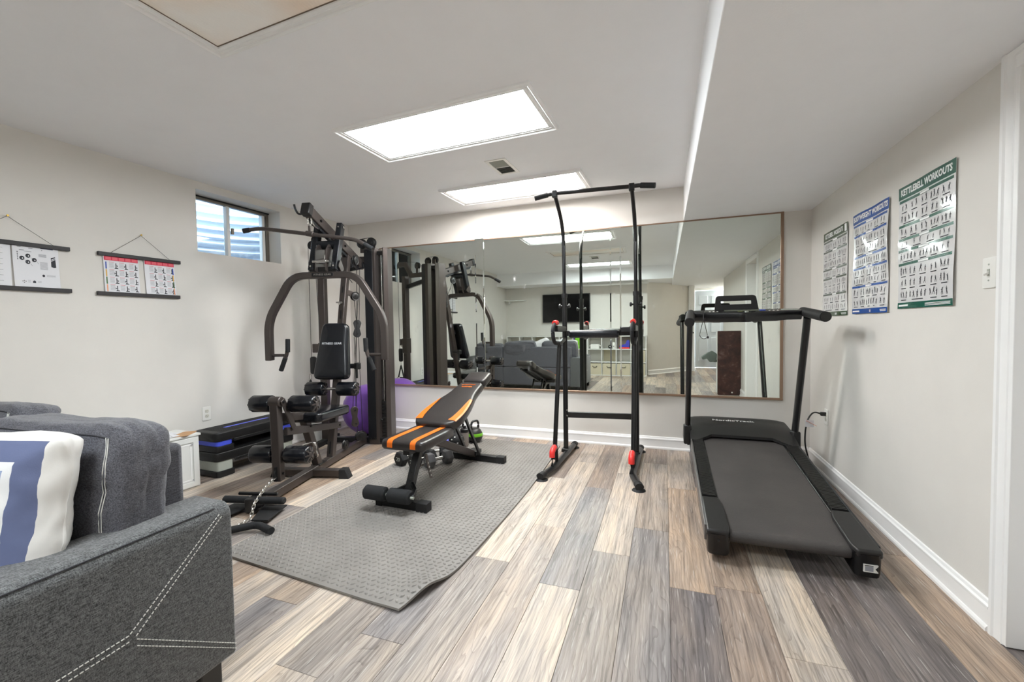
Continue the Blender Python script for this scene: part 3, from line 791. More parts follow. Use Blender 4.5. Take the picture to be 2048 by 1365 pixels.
# magnetic poster hangers on the left wall
def hanger(label, yc, zt, zb, w, znail, sheets, shift):
    t = thing('hanging_chart', label, 'chart', mtx=lwall(yc, zt), group='charts in wooden hangers on the left wall')
    dz = zb - zt
    for (nm, y0, dx) in (('hanger_bar', 0, 0), ('hanger_bar', dz, shift)):
        mb = MB(); mb.box(-w / 2 + dx, w / 2 + dx, y0 - 0.013, y0 + 0.013, 0.002, 0.022); P(nm, mb, M('dark_stained_wood', (44, 41, 42), 0.5, bump=(40, 0.2)), t, 0.002)
    mb = MB(); mb.cyl((0, znail - zt, 0), (0, znail - zt, 0.02), 0.002, 8); mb.cyl((0, znail - zt, 0.018), (0, znail - zt, 0.021), 0.006, 10); P('nail', mb, BRASS, t)
    mb = MB(); mb.tube([(-w * 0.36, 0.012, 0.012), (0, znail - zt - 0.004, 0.014), (w * 0.36, 0.012, 0.012)], 0.0012, 6); P('cord', mb, CABLE, t)
    return t, dz
def sheet(t, x0, x1, dz, lean, art):
    mb = MB(); n = 6
    f = lambda x, y: Vector((x + lean * y / dz, y, 0.009 - 0.002 * math.sin(PI * y / dz)))
    vs = [f(x0 + (x1 - x0) * i / n, dz * j / n) + Vector((0, 0, zz)) for zz in (0.0006, 0) for j in range(n + 1) for i in range(n + 1)]
    k = (n + 1) ** 2; fs = []
    for j in range(n):
        for i in range(n): q = j * (n + 1) + i; fs += [(q, q + 1, q + n + 2, q + n + 1), (k + q + n + 1, k + q + n + 2, k + q + 1, k + q)]
    mb.add(vs, fs); s = P('paper_sheet', mb, PAPER, t)
    groups = {}
    def q(m, pts, z=0.0012):
        groups.setdefault(m, MB()).add([f(x0 + (x1 - x0) * a, dz * b) + Vector((0, 0, z)) for (a, b) in pts], [tuple(range(len(pts)))])
    art(q)
    for (m, g) in groups.items(): P(m[1], g, m[0], s)['kind'] = 'stuff'
def rect(a0, b0, a1, b1): return [(a0, b0), (a1, b0), (a1, b1), (a0, b1)]
def ell(a, b, ra, rb, rot=0, n=12): return [(a + ra * math.cos(2 * PI * i / n) * math.cos(rot) - rb * math.sin(2 * PI * i / n) * math.sin(rot), b + ra * math.cos(2 * PI * i / n) * math.sin(rot) * 0.7 + rb * math.sin(2 * PI * i / n)) for i in range(n)]
DK = (INK, 'dark_print'); GY = (INKGREY, 'grey_print'); RDI = (REDINK, 'red_band'); RL = (M('light_red_print', (236, 96, 110), 0.5), 'photo_tiles'); NV = (M('navy_print', (40, 46, 82), 0.5), 'navy_tabs')
CB = (M('blue_tab', (40, 74, 170), 0.5), 'colour_tab'); CY = (M('yellow_tab', (226, 176, 80), 0.5), 'colour_tab'); CG = (M('green_tab', (70, 110, 50), 0.5), 'colour_tab'); CP = (M('peach_tab', (240, 170, 130), 0.5), 'colour_tab')
def art_plate(q):
    q(NV, rect(0.60, 0.045, 0.88, 0.065)); q(DK, rect(0.62, 0.09, 0.635, 0.11))
    q(GY, rect(0.10, 0.055, 0.18, 0.07)); q(DK, rect(0.34, 0.075, 0.43, 0.085)); q(GY, rect(0.14, 0.125, 0.24, 0.14)); q(GY, rect(0.24, 0.15, 0.40, 0.16))
    for i in range(5): q(DK, ell(0.10, 0.18 + i * 0.04, 0.012, 0.012))
    for (a, b) in ((0.19, 0.31), (0.32, 0.25), (0.45, 0.335), (0.31, 0.39)):
        q(DK, ell(a, b, 0.055, 0.045, -0.4)); q((PAPER, 'plate_hubs'), ell(a + 0.012, b + 0.005, 0.014, 0.016), 0.0016)
        q(GY, [(a + 0.05, b + 0.03), (a + 0.055, b + 0.025), (a + 0.10, b + 0.085), (a + 0.09, b + 0.085)])
    for k in range(5): q(GY, rect(0.55, 0.19 + k * 0.014, 0.72, 0.197 + k * 0.014))
    for k in range(10): q(GY, rect(0.57, 0.37 + k * 0.018, 0.74, 0.377 + k * 0.018))
    q(DK, [(0.82, 0.25), (0.92, 0.22), (0.93, 0.47), (0.88, 0.48), (0.82, 0.46)])
    for k in range(2): q((PAPER, 'label_bars'), [(0.825, 0.29 + k * 0.03), (0.92, 0.24 + k * 0.03), (0.92, 0.255 + k * 0.03), (0.825, 0.305 + k * 0.03)], 0.0016)
    q(DK, ell(0.63, 0.68, 0.03, 0.03)); q(DK, [(0.38, 0.86), (0.45, 0.86), (0.445, 0.815), (0.415, 0.80), (0.385, 0.82)])
    for (a, b) in ((0.17, 0.83), (0.20, 0.815), (0.235, 0.83), (0.20, 0.855)): q(DK, ell(a, b, 0.012, 0.01))
    for k in range(3): q(GY, rect(0.70, 0.66 + k * 0.015, 0.90, 0.665 + k * 0.015)); q(GY, rect(0.28, 0.80 + k * 0.02, 0.34, 0.806 + k * 0.02)); q(GY, rect(0.49, 0.81 + k * 0.015, 0.57, 0.815 + k * 0.015))
def art_text(q):
    q(NV, rect(0.62, 0.03, 0.95, 0.05))
    for k in range(26):
        if k % 6 != 5: q(GY, rect(0.10 if k % 3 else 0.06, 0.12 + k * 0.03, 0.85 - 0.1 * (k % 4), 0.128 + k * 0.03))
def art_red(mirror):
    def art(q):
        X = (lambda a: 1 - a) if mirror else (lambda a: a)
        rc = lambda a0, b0, a1, b1: rect(min(X(a0), X(a1)), b0, max(X(a0), X(a1)), b1)
        q(RDI, rc(0.02, 0.045, 0.98, 0.15))
        for k in range(5): q(RL, rect(0.06 + k * 0.185, 0.06, 0.21 + k * 0.185, 0.135), 0.0015)
        for k, m in enumerate((CB, CY, CG, CP)): q(m, rc(0.05, 0.19 + k * 0.19, 0.085, 0.37 + k * 0.19))
        for r in range(4):
            for c in range(3):
                a = 0.15 + c * 0.28; b = 0.185 + r * 0.192
                q(RDI, rect(a, b, a + 0.14, b + 0.008))
                for k in range(6): q(GY, rect(a, b + 0.025 + k * 0.022, a + 0.13, b + 0.031 + k * 0.022))
                g = a + 0.19; q(DK, [(g - 0.05, b + 0.165), (g + 0.07, b + 0.165), (g + 0.05, b + 0.145), (g - 0.02, b + 0.14)]); q(DK, rect(g - 0.012, b + 0.05, g + 0.012, b + 0.15))
                q(DK, ell(g, b + 0.04, 0.014, 0.016)); s = -1 if (r + c) % 2 else 1; q(DK, rect(g + s * 0.045 - 0.007, b + 0.075, g + s * 0.045 + 0.007, b + 0.12)); q(DK, [(g, b + 0.07), (g + s * 0.05, b + 0.10), (g + s * 0.05, b + 0.115), (g, b + 0.09)])
        q(RDI, rect(0.6, 0.975, 0.98, 0.99))
    return art
t, dz = hanger('black-barred hanging chart with weight plate drawings, partly out of frame at left', 1.395, 1.715, 1.444, 0.54, 1.873, [], 0.0)
sheet(t, 0.012, 0.215, dz, 0.006, art_plate); sheet(t, -0.21, 0.006, dz, 0.0, art_text)
t, dz = hanger('black-barred hanging chart with two red-topped exercise sheets, left of the window', 2.065, 1.715, 1.441, 0.515, 1.885, [], -0.012)
sheet(t, -0.228, -0.022, dz, 0.006, art_red(False)); sheet(t, 0.012, 0.215, dz, 0.012, art_red(True))

# ============================================================ EXERCISE MAT
t = thing('exercise_mat', 'grey diamond-plate foam exercise mat under the weight bench', 'mat', (-1.57, 2.72, 0))
def matpt(u, v, z):
    """u across -1..1, v from near edge 0..1"""
    xl = -2.19 + 0.0 * v; xr = -0.955 + 0.05 * math.sin(PI * v) * 0.9 - 0.03 * (v < 0) - 0.075 * max(0, 1 - v * 6) ** 2
    x = xl + (xr - xl) * (u + 1) / 2
    y0 = 1.535 - 0.09 * (u + 1) / 2; y1 = 4.02 - 0.03 * (u + 1) / 2
    y = y0 + (y1 - y0) * v
    d = math.hypot((1 - u) * 0.62 - 0.02, (v) * 2.5 - 0.14)
    lift = 0.034 * math.exp(-(d / 0.10) ** 2) + 0.008 * max(0, 1 - v * 30) * 0
    return (x + 1.57, y - 2.72, z + lift)
NU, NV2 = 48, 96; mb = MB(); vs = []; fs = []
for zz in (0.012, 0.002):
    for j in range(NV2 + 1):
        for i in range(NU + 1): vs.append(matpt(-1 + 2 * i / NU, j / NV2, zz))
k = (NU + 1) * (NV2 + 1)
for j in range(NV2):
    for i in range(NU):
        q = j * (NU + 1) + i; fs += [(q, q + 1, q + NU + 2, q + NU + 1), (k + q + NU + 1, k + q + NU + 2, k + q + 1, k + q)]
edge = [i for i in range(NU + 1)] + [(j + 1) * (NU + 1) - 1 for j in range(1, NV2 + 1)] + [NV2 * (NU + 1) + i for i in range(NU - 1, -1, -1)] + [j * (NU + 1) for j in range(NV2 - 1, 0, -1)]
for a, b in zip(edge, edge[1:] + edge[:1]): fs.append((a, k + a, k + b, b))
mb.add(vs, fs); P('foam_sheet', mb, MATFOAM, t)
mb = MB(); vs = []; fs = []
PT = 0.0285; nx = int(1.20 / PT); ny = int(2.45 / PT)
for j in range(ny):
    for i in range(nx):
        u = -0.97 + 1.94 * i / (nx - 1); v = 0.012 + 0.976 * j / (ny - 1)
        cx, cy, cz = matpt(u, v, 0.012); a = PI / 4 if (i + j) % 2 else -PI / 4
        ca, sa = math.cos(a), math.sin(a); o = len(vs)
        for (rr, zz) in ((1.0, 0.0), (0.5, 0.0042)):
            for q in range(8):
                b = 2 * PI * q / 8; ex, ey = 0.0128 * rr * math.cos(b), 0.0062 * rr * math.sin(b)
                vs.append((cx + ex * ca - ey * sa, cy + ex * sa + ey * ca, cz + zz))
        for q in range(8): q2 = (q + 1) % 8; fs.append((o + q, o + q2, o + 8 + q2, o + 8 + q))
        fs.append(tuple(o + 8 + q for q in range(8)))
mb.add(vs, fs); P('raised_treads', mb, MATFOAM, t)['kind'] = 'stuff'

# ============================================================ MULTI GYM  (local x to the right, y to the back, z up)
G = thing('multi_gym', 'tall gunmetal multi station home gym with black seat and weight tower, in the left corner', 'exercise machine', (-2.512, 2.094, 0), math.atan2(0.2438, 0.9698))
GM = G.matrix_basis.copy()
def g(name, mb, m, bevel=0.0, par=None, smooth=40): return P(name, mb, m, par or G, bevel, smooth)
mb = MB(); mb.beam([(0, -0.06, 0.045), (0, 1.50, 0.045)], 0.06, 0.06); g('base_rail', mb, GUN, 0.006)
mb = MB(); mb.beam([(-0.27, 0.52, 0.04), (0.27, 0.52, 0.04)], 0.06, 0.055); cf = g('cross_foot', mb, GUN, 0.006)
for s in (-1, 1):
    mb = MB(); x0, x1 = s * 0.245, s * 0.325
    mb.add([(x0, 0.484, 0), (x1, 0.484, 0), (x1, 0.556, 0), (x0, 0.556, 0), (x0, 0.484, 0.072), (x1 - s * 0.03, 0.484, 0.072), (x1 - s * 0.03, 0.556, 0.072), (x0, 0.556, 0.072)],
           [(0, 1, 2, 3), (4, 5, 6, 7), (0, 1, 5, 4), (1, 2, 6, 5), (2, 3, 7, 6), (3, 0, 4, 7)])
    for k in range(7):
        z = 0.008 + k * 0.009; xx = x1 - s * 0.03 * z / 0.072
        mb.box(min(xx - s * 0.002, xx + s * 0.002), max(xx - s * 0.002, xx + s * 0.002), 0.487, 0.553, z, z + 0.004)
    g('rubber_cap', mb, RUBBER, 0.003, cf)
# rear base and corner foot under the perforated column
mb = MB(); mb.beam([(-0.44, 1.49, 0.04), (0.36, 1.49, 0.04)], 0.06, 0.05); g('rear_base', mb, GUNDK, 0.005)
mb = MB(); mb.box(-0.50, -0.36, 1.42, 1.56, 0.0, 0.022); mb.box(-0.44, -0.38, 1.2, 1.7, 0.0, 0.05); g('column_foot', mb, RUBBER, 0.006)
# foot plates and cable bars at the front end
for s in (-1, 1):
    mb = MB(); ol = [(s * 0.03, -0.07), (s * 0.185, -0.07), (s * 0.21, -0.29), (s * 0.105, -0.295)]
    mb.pad(ol if s > 0 else ol[::-1], 0.022, 0.032, 0.003, steps=2); g('foot_plate', mb, RUBBER)
mb = MB(); mb.box(-0.035, 0.035, -0.17, -0.05, 0.012, 0.10); g('pulley_block', mb, BLACKMET, 0.006)
for (xa, xb) in ((-0.20, -0.03), (0.03, 0.215)):
    mb = MB(); mb.cyl((xa, -0.135, 0.085), (xb, -0.135, 0.085), 0.022, 16, ch=0.006); g('foot_roller', mb, FOAM)
mb = MB(); mb.cyl((-0.135, -0.085, 0.105), (0.135, -0.085, 0.105), 0.011, 10, ch=0.003); g('foot_bar', mb, BLACKMET)
# inclined main upright, with slots
def upr(z): return 0.83 + (z - 0.1) * 0.217
mb = MB(); mb.beam([(0, upr(0.06), 0.06), (0, upr(1.93), 1.93)], 0.055, 0.06, up=(0, -1, 0)); mu = g('main_upright', mb, GUN, 0.005)
for (z0, z1) in ((0.10, 0.20), (1.50, 1.56), (1.26, 1.34)):
    mb = MB(); mb.beam([(0, upr(z0) - 0.0308, z0), (0, upr(z1) - 0.0308, z1)], 0.014, 0.003, up=(0, -1, 0)); g('slot', mb, BLACK, 0, mu)
mb = MB(); mb.cyl((0.0, upr(1.40) - 0.03, 1.40), (0.0, upr(1.40) - 0.075, 1.40), 0.012, 12); mb.cyl((-0.03, upr(1.40) - 0.07, 1.41), (0.03, upr(1.40) - 0.07, 1.41), 0.007, 10); g('pull_pin', mb, CHROME, 0, mu)
# inclined seat strut, seat tube, side beam
mb = MB(); mb.beam([(0, 0.44, 0.50), (0, 0.62, 0.055)], 0.055, 0.06, up=(0, -1, 0.3)); g('seat_strut', mb, GUN, 0.005)
mb = MB(); mb.box(-0.04, 0.04, 0.58, 0.69, 0.07, 0.078); g('strut_flange', mb, BLACKMET, 0.002)
mb = MB(); mb.beam([(0, 0.20, 0.545), (0, 0.92, 0.44)], 0.055, 0.06); g('seat_tube', mb, GUN, 0.005)
mb = MB(); mb.beam([(0.03, 0.17, 0.45), (0.03, 0.93, 0.322)], 0.03, 0.055); sb = g('side_beam', mb, GUN, 0.004)
for (y, z) in ((0.90, 0.327), (0.46, 0.42)):
    mb = MB(); mb.cyl((0.045, y, z), (0.054, y, z), 0.009, 8); g('bolt', mb, BLACKMET, 0, sb)
mb = MB(); mb.tube(arc([(-0.02, 0.45, 0.27), (0.07, 0.46, 0.30), (0.09, 0.47, 0.18), (0.02, 0.52, 0.16)], 0.03), 0.008, 8); g('bent_rod', mb, CHROME)
# seat pad and back pad
mb = MB(); mb.pad(rrect(0.32, 0.50, 0.05, 6, 0, 0.64), 0, 0.075, 0.022, Matrix.Translation((0, 0, 0.475)) @ Matrix.Rotation(R(-2.5), 4, 'X'), crown=0.006); g('seat_pad', mb, VINYL)
z0, z1 = 0.735, 1.215
Mb = basis((0, upr(z0) - 0.075, z0), (1, 0, 0), Vector((0, 0.217, 1)).normalized(), Vector((0, -1, 0.217)).normalized())
ol = []
L = 0.49
for (x, y, r) in ((0.158, 0.0, 0.05), (0.105, L, 0.035), (-0.105, L, 0.035), (-0.158, 0.0, 0.05)):
    pass
def roundpoly(pts, rad, n=6):
    o = []; k = len(pts)
    for i in range(k):
        p = Vector(pts[i]); a = Vector(pts[i - 1]) - p; b = Vector(pts[(i + 1) % k]) - p; r = rad[i] if isinstance(rad, (list, tuple)) else rad
        p0 = p + a.normalized() * r; p1 = p + b.normalized() * r
        for q in range(n + 1):
            t = q / n; v = p0 * (1 - t) ** 2 + p * 2 * t * (1 - t) + p1 * t * t; o.append((v.x, v.y))
    return o
mb = MB(); mb.pad(roundpoly([(0.163, -0.01), (0.113, L), (-0.113, L), (-0.163, -0.01)], [0.06, 0.05, 0.05, 0.06]), -0.02, 0.06, 0.028, Mb, crown=0.008, steps=5); bp = g('back_pad', mb, VINYL)
g('lettering', text_mb('FITNESS GEAR', 0.026, 0.0008, mtx=Mb @ Matrix.Translation((0, 0.30, 0.0695)), sx=1.1, bold=0.0004), M('silver_print', (190, 192, 196), 0.4), 0, bp)
for z in (0.80, 1.1):
    mb = MB(); mb.beam([(0, upr(z) - 0.03, z), (0, upr(z) - 0.06, z)], 0.05, 0.06); g('pad_bracket', mb, BLACKMET)
# foam rollers with ribbed end caps
def roller(u, z, xs, r, par=None, nm='roller', rodx=None):
    rods = MB(); a, b = (rodx or (xs[0][0] - 0.005, xs[-1][1] + 0.005)); rods.cyl((a, u, z), (b, u, z), 0.013, 12)
    rod = g('roller_rod', rods, CHROME, 0, par)
    for (x0, x1) in xs:
        mb = MB(); n = 28; rr = 0.014
        mb.lathe([(r - 0.016, 0.0), (r - 0.004, 0.006), (r, rr), (r, x1 - x0 - rr), (r - 0.004, x1 - x0 - 0.006), (r - 0.016, x1 - x0)], n, (x0, u, z), (1, 0, 0)); g(nm, mb, VINYL, 0, rod if par is None else par)
        for (xx, s) in ((x1, 1), (x0, -1)):
            mb = MB(); mb.cyl((xx, u, z), (xx + s * 0.007, u, z), 0.021, 14, ch=0.003)
            for k in range(8):
                a = 2 * PI * k / 8; c, sn = math.cos(a), math.sin(a)
                mb.beam([(xx + s * 0.003, u + c * 0.022, z + sn * 0.022), (xx - s * 0.006, u + c * (r - 0.006), z + sn * (r - 0.006))], 0.010, 0.010, up=(1, 0, 0))
            g('roller_cap', mb, GUN, 0.002, rod if par is None else par)
roller(0.90, 0.645, [(-0.245, -0.075), (0.04, 0.215)], 0.062)
roller(0.20, 0.642, [(-0.235, -0.075), (0.06, 0.25)], 0.060)
# leg lever: pivot, arm, lower rollers, slot for the chain
mb = MB(); mb.beam([(0, 0.115, 0.68), (0, 0.125, 0.115)], 0.062, 0.055, up=(0, -1, 0)); lv = g('leg_lever', mb, GUN, 0.006)
mb = MB(); mb.cyl((-0.036, 0.115, 0.672), (0.045, 0.115, 0.672), 0.036, 20, ch=0.004); g('pivot', mb, GUN, 0, lv)
mb = MB(); mb.beam([(0.052, 0.115, 0.685), (0.052, 0.24, 0.455)], 0.045, 0.01, up=(1, 0, 0)); g('pivot_plate', mb, GUN, 0.003, lv)
mb = MB(); mb.cyl((0.05, 0.115, 0.672), (0.064, 0.115, 0.672), 0.010, 8); mb.cyl((0.03, 0.125, 0.165), (0.042, 0.125, 0.165), 0.010, 8); g('bolt', mb, BLACKMET, 0, lv)
mb = MB(); mb.box(-0.010, 0.010, 0.088, 0.1005, 0.12, 0.22); mb.lathe([(0.012, -0.006), (0.035, -0.006), (0.035, 0.006), (0.012, 0.006)], 18, (0, 0.105, 0.165), (1, 0, 0)); g('pulley_slot', mb, BLACK, 0, lv)
roller(0.16, 0.29, [(-0.215, -0.045), (0.038, 0.215)], 0.062, lv, 'lower_roller')
# top boom
mb = MB(); mb.beam([(0, 0.56, 2.115), (0, 1.50, 1.80)], 0.06, 0.085); bo = g('top_boom', mb, GUN, 0.006)
mb = MB(); mb.beam([(0, 0.545, 2.122), (0, 0.60, 2.104)], 0.074, 0.098); g('boom_end_cap', mb, BLACK, 0.008, bo)
mb = MB(); mb.tube(arc([(-0.035, 0.60, 2.09), (-0.075, 0.57, 2.08), (-0.085, 0.55, 2.12), (-0.085, 0.54, 2.15)], 0.02), 0.008, 8); g('bar_hook', mb, BLACKMET, 0, bo)
mb = MB(); mb.beam([(0, 0.62, 2.04), (0, 1.42, 1.772)], 0.03, 0.03); g('boom_rib', mb, GUNDK, 0.003, bo)
mb = MB(); mb.tube(arc([(0.012, 0.60, 2.075), (0.012, 0.63, 2.01), (0.012, 0.72, 1.99), (0.0, 0.80, 2.02)], 0.03), 0.006, 8); g('cable_guide', mb, CHROME, 0, bo)
for (y, z) in ((0.72, 2.06), (1.12, 1.93)):
    mb = MB(); mb.cyl((0.03, y, z), (0.042, y, z), 0.011, 8); g('bolt', mb, BLACKMET, 0, bo)
# pulleys
def pulley(p, ax, r=0.045, par=None, w=0.022):
    p = Vector(p); ax = Vector(ax).normalized(); mb = MB()
    mb.lathe([(0.010, -w / 2), (r * 0.72, -w / 2), (r * 0.78, -w / 2 + 0.002), (r, -w / 2), (r, -w / 2 + 0.003), (r * 0.82, 0), (r, w / 2 - 0.003), (r, w / 2), (r * 0.78, w / 2 - 0.002), (r * 0.72, w / 2), (0.010, w / 2)], 24, p, ax)
    mb.cyl(p - ax * (w / 2 + 0.004), p + ax * (w / 2 + 0.004), 0.009, 10); return g('pulley', mb, BLACK, 0, par)
pulley((0, 0.65, 2.05), (1, 0, 0), 0.04, bo); pulley((0, 1.30, 1.80), (1, 0, 0), 0.04, bo)
# press arm carriage: two tilted tubes, cross tube, bracket
for s in (-1, 1):
    mb = MB(); mb.beam([(s * 0.10, 0.79, 1.66), (s * 0.10, 0.915, 2.075)], 0.05, 0.062, up=(0, -1, 0)); cr_ = g('carriage_tube', mb, GUNDK, 0.006)
    for (y, z) in ((0.80, 1.70), (0.905, 2.045)):
        mb = MB(); mb.cyl((s * 0.127, y, z), (s * 0.134, y, z), 0.014, 12, ch=0.002); mb.cyl((s * 0.10, y - 0.034, z), (s * 0.10, y - 0.038, z), 0.008, 8); g('bolt', mb, CHROME, 0, cr_)
mb = MB(); mb.tube([(-0.09, 0.865, 1.89), (0.09, 0.865, 1.89)], 0.038, 18); g('cross_tube', mb, GUNDK)
mb = MB(); mb.beam([(-0.12, 0.80, 1.67), (0.12, 0.80, 1.67)], 0.05, 0.045); g('carriage_bar', mb, BLACKMET, 0.005)
Ms = basis((0, 0.80, 1.70), (0, 1, 0), (0, 0, 1), (1, 0, 0))
for s in (-1, 1):
    mb = MB(); mb.pad(roundpoly([(-0.06, -0.05), (0.05, -0.05), (0.10, 0.16), (-0.0, 0.19), (-0.05, 0.13)], 0.025), s * 0.045 - 0.004, s * 0.045 + 0.004, 0.001, Ms, steps=1); br = g('pivot_bracket', mb, GUN)
    for k in range(3):
        mb = MB(); mb.cyl((s * 0.05, 0.785 + k * 0.018, 1.855 + 0.004 * k), (s * 0.0455, 0.785 + k * 0.018, 1.855 + 0.004 * k), 0.006, 8); g('adjust_hole', mb, BLACK, 0, br)
mb = MB(); mb.cyl((-0.075, 0.76, 1.735), (0.075, 0.76, 1.735), 0.013, 12); mb.cyl((-0.05, 0.76, 1.735), (0.05, 0.76, 1.735), 0.019, 14, ch=0.003); g('adjust_handle', mb, CHROME)
mb = MB(); mb.pad(roundpoly([(-0.05, 0.0), (0.0, -0.05), (0.05, -0.02), (-0.01, 0.06)], 0.02), -0.004, 0.004, 0.001, basis((0.135, 0.83, 1.70), (0, 1, 0), (0, 0, 1), (1, 0, 0)), steps=1); g('cam_plate', mb, GUN)
# press arm
pa = arc([(-0.515, 0.80, 0.905), (-0.515, 0.80, 1.25), (-0.285, 0.80, 1.625), (0.285, 0.80, 1.625), (0.515, 0.80, 1.25), (0.515, 0.80, 0.905)], 0.11, 7)
mb = MB(); mb.beam(pa, 0.055, 0.055, up=(0, -1, 0)); ar = g('press_arm', mb, GUN, 0.006, smooth=30)
mb = MB(); mb.pad(rrect(0.19, 0.032, 0.012), 0, 0.004, 0.001, basis((0.0, 0.7725, 1.627), (1, 0, 0), (0, 0, 1), (0, -1, 0)), steps=1); npl = g('name_plate', mb, BLACK, 0, ar)
g('lettering', text_mb('FITNESS GEAR', 0.022, 0.0005, mtx=basis((0, 0.768, 1.627), (1, 0, 0), (0, 0, 1), (0, -1, 0)), sx=1.1), CHROME, 0, npl)
for s in (-1, 1):
    mb = MB(); mb.cyl((s * 0.49, 0.80, 0.95), (s * 0.385, 0.80, 0.95), 0.013, 12); mb.tube(arc([(s * 0.352, 0.80, 1.0), (s * 0.36, 0.80, 0.955), (s * 0.385, 0.80, 0.905)], 0.02), 0.016, 10); h = g('handle_stub', mb, GUN, 0, ar)
    mb = MB(); mb.cyl((s * 0.350, 0.80, 0.975), (s * 0.346, 0.80, 1.09), 0.019, 14, ch=0.004); g('grip', mb, FOAM, 0, ar)
    mb = MB(); mb.cyl((s * 0.372, 0.80, 0.93), (s * 0.418, 0.80, 0.815), 0.019, 14, ch=0.004); g('grip', mb, FOAM, 0, ar)
# weight tower: two shrouds, guide rods, plates
def shroud(x0, x1, y0, y1, nm):
    c = 0.03; ol = [(x0 + c * 0.3, y0), (x1 - c, y0), (x1, y0 + c), (x1, y1 - c), (x1 - c, y1), (x0 + c * 0.3, y1)]
    mb = MB(); mb.pad(ol, 0.0, 1.965, 0.002, steps=1); sh = g(nm, mb, GUN, 0.0, smooth=20)
    return sh
s1 = shroud(0.055, 0.190, 1.45, 1.64, 'weight_shroud')
mb = MB(); mb.box(0.057, 0.140, 1.445, 1.451, 0.05, 1.955); g('shroud_front', mb, GUNDK, 0.002, s1)
mb = MB(); mb.box(0.057, 0.110, 1.639, 1.645, 0.05, 1.955); g('shroud_back', mb, GUNDK, 0.002, s1)
for z in (0.06, 1.93):
    for x in (0.08, 0.122):
        mb = MB(); mb.cyl((x, 1.446, z), (x, 1.441, z), 0.008, 8); g('bolt', mb, BLACKMET, 0, s1)
s2 = shroud(0.245, 0.292, 1.43, 1.61, 'weight_shroud')
for (za, zb) in ((1.90, 1.935), (0.0, 0.05)):
    mb = MB(); mb.box(0.186, 0.248, 1.46, 1.61, za, zb); g('tower_tie', mb, BLACKMET, 0.003)
for y in (1.49, 1.56):
    mb = MB(); mb.cyl((0.217, y, 0.05), (0.217, y, 1.9), 0.009, 10); g('guide_rod', mb, CHROME)
for k in range(12):
    mb = MB(); mb.box(0.192, 0.243, 1.47, 1.60, 0.055 + k * 0.032, 0.084 + k * 0.032); wp = g('weight_plate', mb, BLACK, 0.003)
    mb = MB(); mb.cyl((0.217, 1.6, 0.069 + k * 0.032), (0.217, 1.6015, 0.069 + k * 0.032), 0.007, 8); g('number_mark', mb, WHITE, 0, wp)
mb = MB(); mb.cyl((0.217, 1.525, 0.43), (0.217, 1.525, 0.75), 0.012, 10); g('selector_stem', mb, BLACKMET)
mb = MB(); mb.cyl((0.217, 1.47, 0.26), (0.217, 1.41, 0.26), 0.006, 8); mb.cyl((0.217, 1.415, 0.26), (0.217, 1.395, 0.26), 0.012, 10, ch=0.003); g('selector_pin', mb, BLACKMET)
for (xa, xb, ya) in ((-0.005, 0.06, 1.50), (0.10, 0.16, 1.49)):
    mb = MB(); mb.box(xa, xb, ya, ya + 0.012, 1.93, 2.03); g('pulley_bracket', mb, GUN, 0.003)
pulley((0.02, 1.49, 2.02), (0, 1, 0), 0.048); pulley((0.13, 1.47, 2.025), (0, 1, 0), 0.048)
# perforated column with gooseneck, carriage
mb = MB(); mb.box(-0.445, -0.375, 1.455, 1.525, 0.02, 1.86); pc = g('perforated_column', mb, GUN, 0.006)
mb = MB()
for k in range(16): mb.cyl((-0.41, 1.5255, 0.35 + k * 0.09), (-0.41, 1.5265, 0.35 + k * 0.09), 0.007, 8)
for k in range(16): mb.cyl((-0.4455, 1.49, 0.35 + k * 0.09), (-0.4465, 1.49, 0.35 + k * 0.09), 0.007, 8)
g('adjustment_holes', mb, BLACK, 0, pc)['kind'] = 'stuff'
mb = MB(); mb.beam([(-0.52, 1.49, 2.02), (-0.40, 1.49, 2.02), (-0.29, 1.49, 1.86), (0.05, 1.49, 1.86)], 0.035, 0.06, up=(0, 0, 1)); gn = g('gooseneck', mb, GUN, 0.004)
mb = MB(); mb.beam([(-0.38, 1.47, 1.72), (0.05, 1.47, 1.80)], 0.04, 0.055); g('lower_tie', mb, GUNDK, 0.004)
pulley((-0.505, 1.49, 2.02), (0, 1, 0), 0.045, gn); pulley((-0.17, 1.49, 1.98), (0, 1, 0), 0.045, gn)
mb = MB(); mb.box(-0.19, -0.15, 1.475, 1.505, 1.86, 2.0); g('pulley_bracket', mb, GUN, 0.003, gn)
mb = MB(); mb.box(-0.452, -0.368, 1.448, 1.532, 0.83, 1.03); mb.box(-0.53, -0.45, 1.475, 1.505, 0.93, 1.02); ca = g('sliding_carriage', mb, GUN, 0.005)
mb = MB(); mb.cyl((-0.452, 1.50, 0.93), (-0.49, 1.52, 0.93), 0.012, 10, ch=0.002); g('carriage_pin', mb, CHROME, 0, ca)
mb = MB(); mb.pad(roundpoly([(-0.03, -0.12), (0.03, -0.12), (0.03, 0.06), (-0.03, 0.06)], 0.028), -0.014, 0.014, 0.003, basis((-0.53, 1.49, 0.83), (1, 0, 0), (0, 0, 1), (0, -1, 0)), steps=2); g('pulley_housing', mb, BLACK, 0, ca)
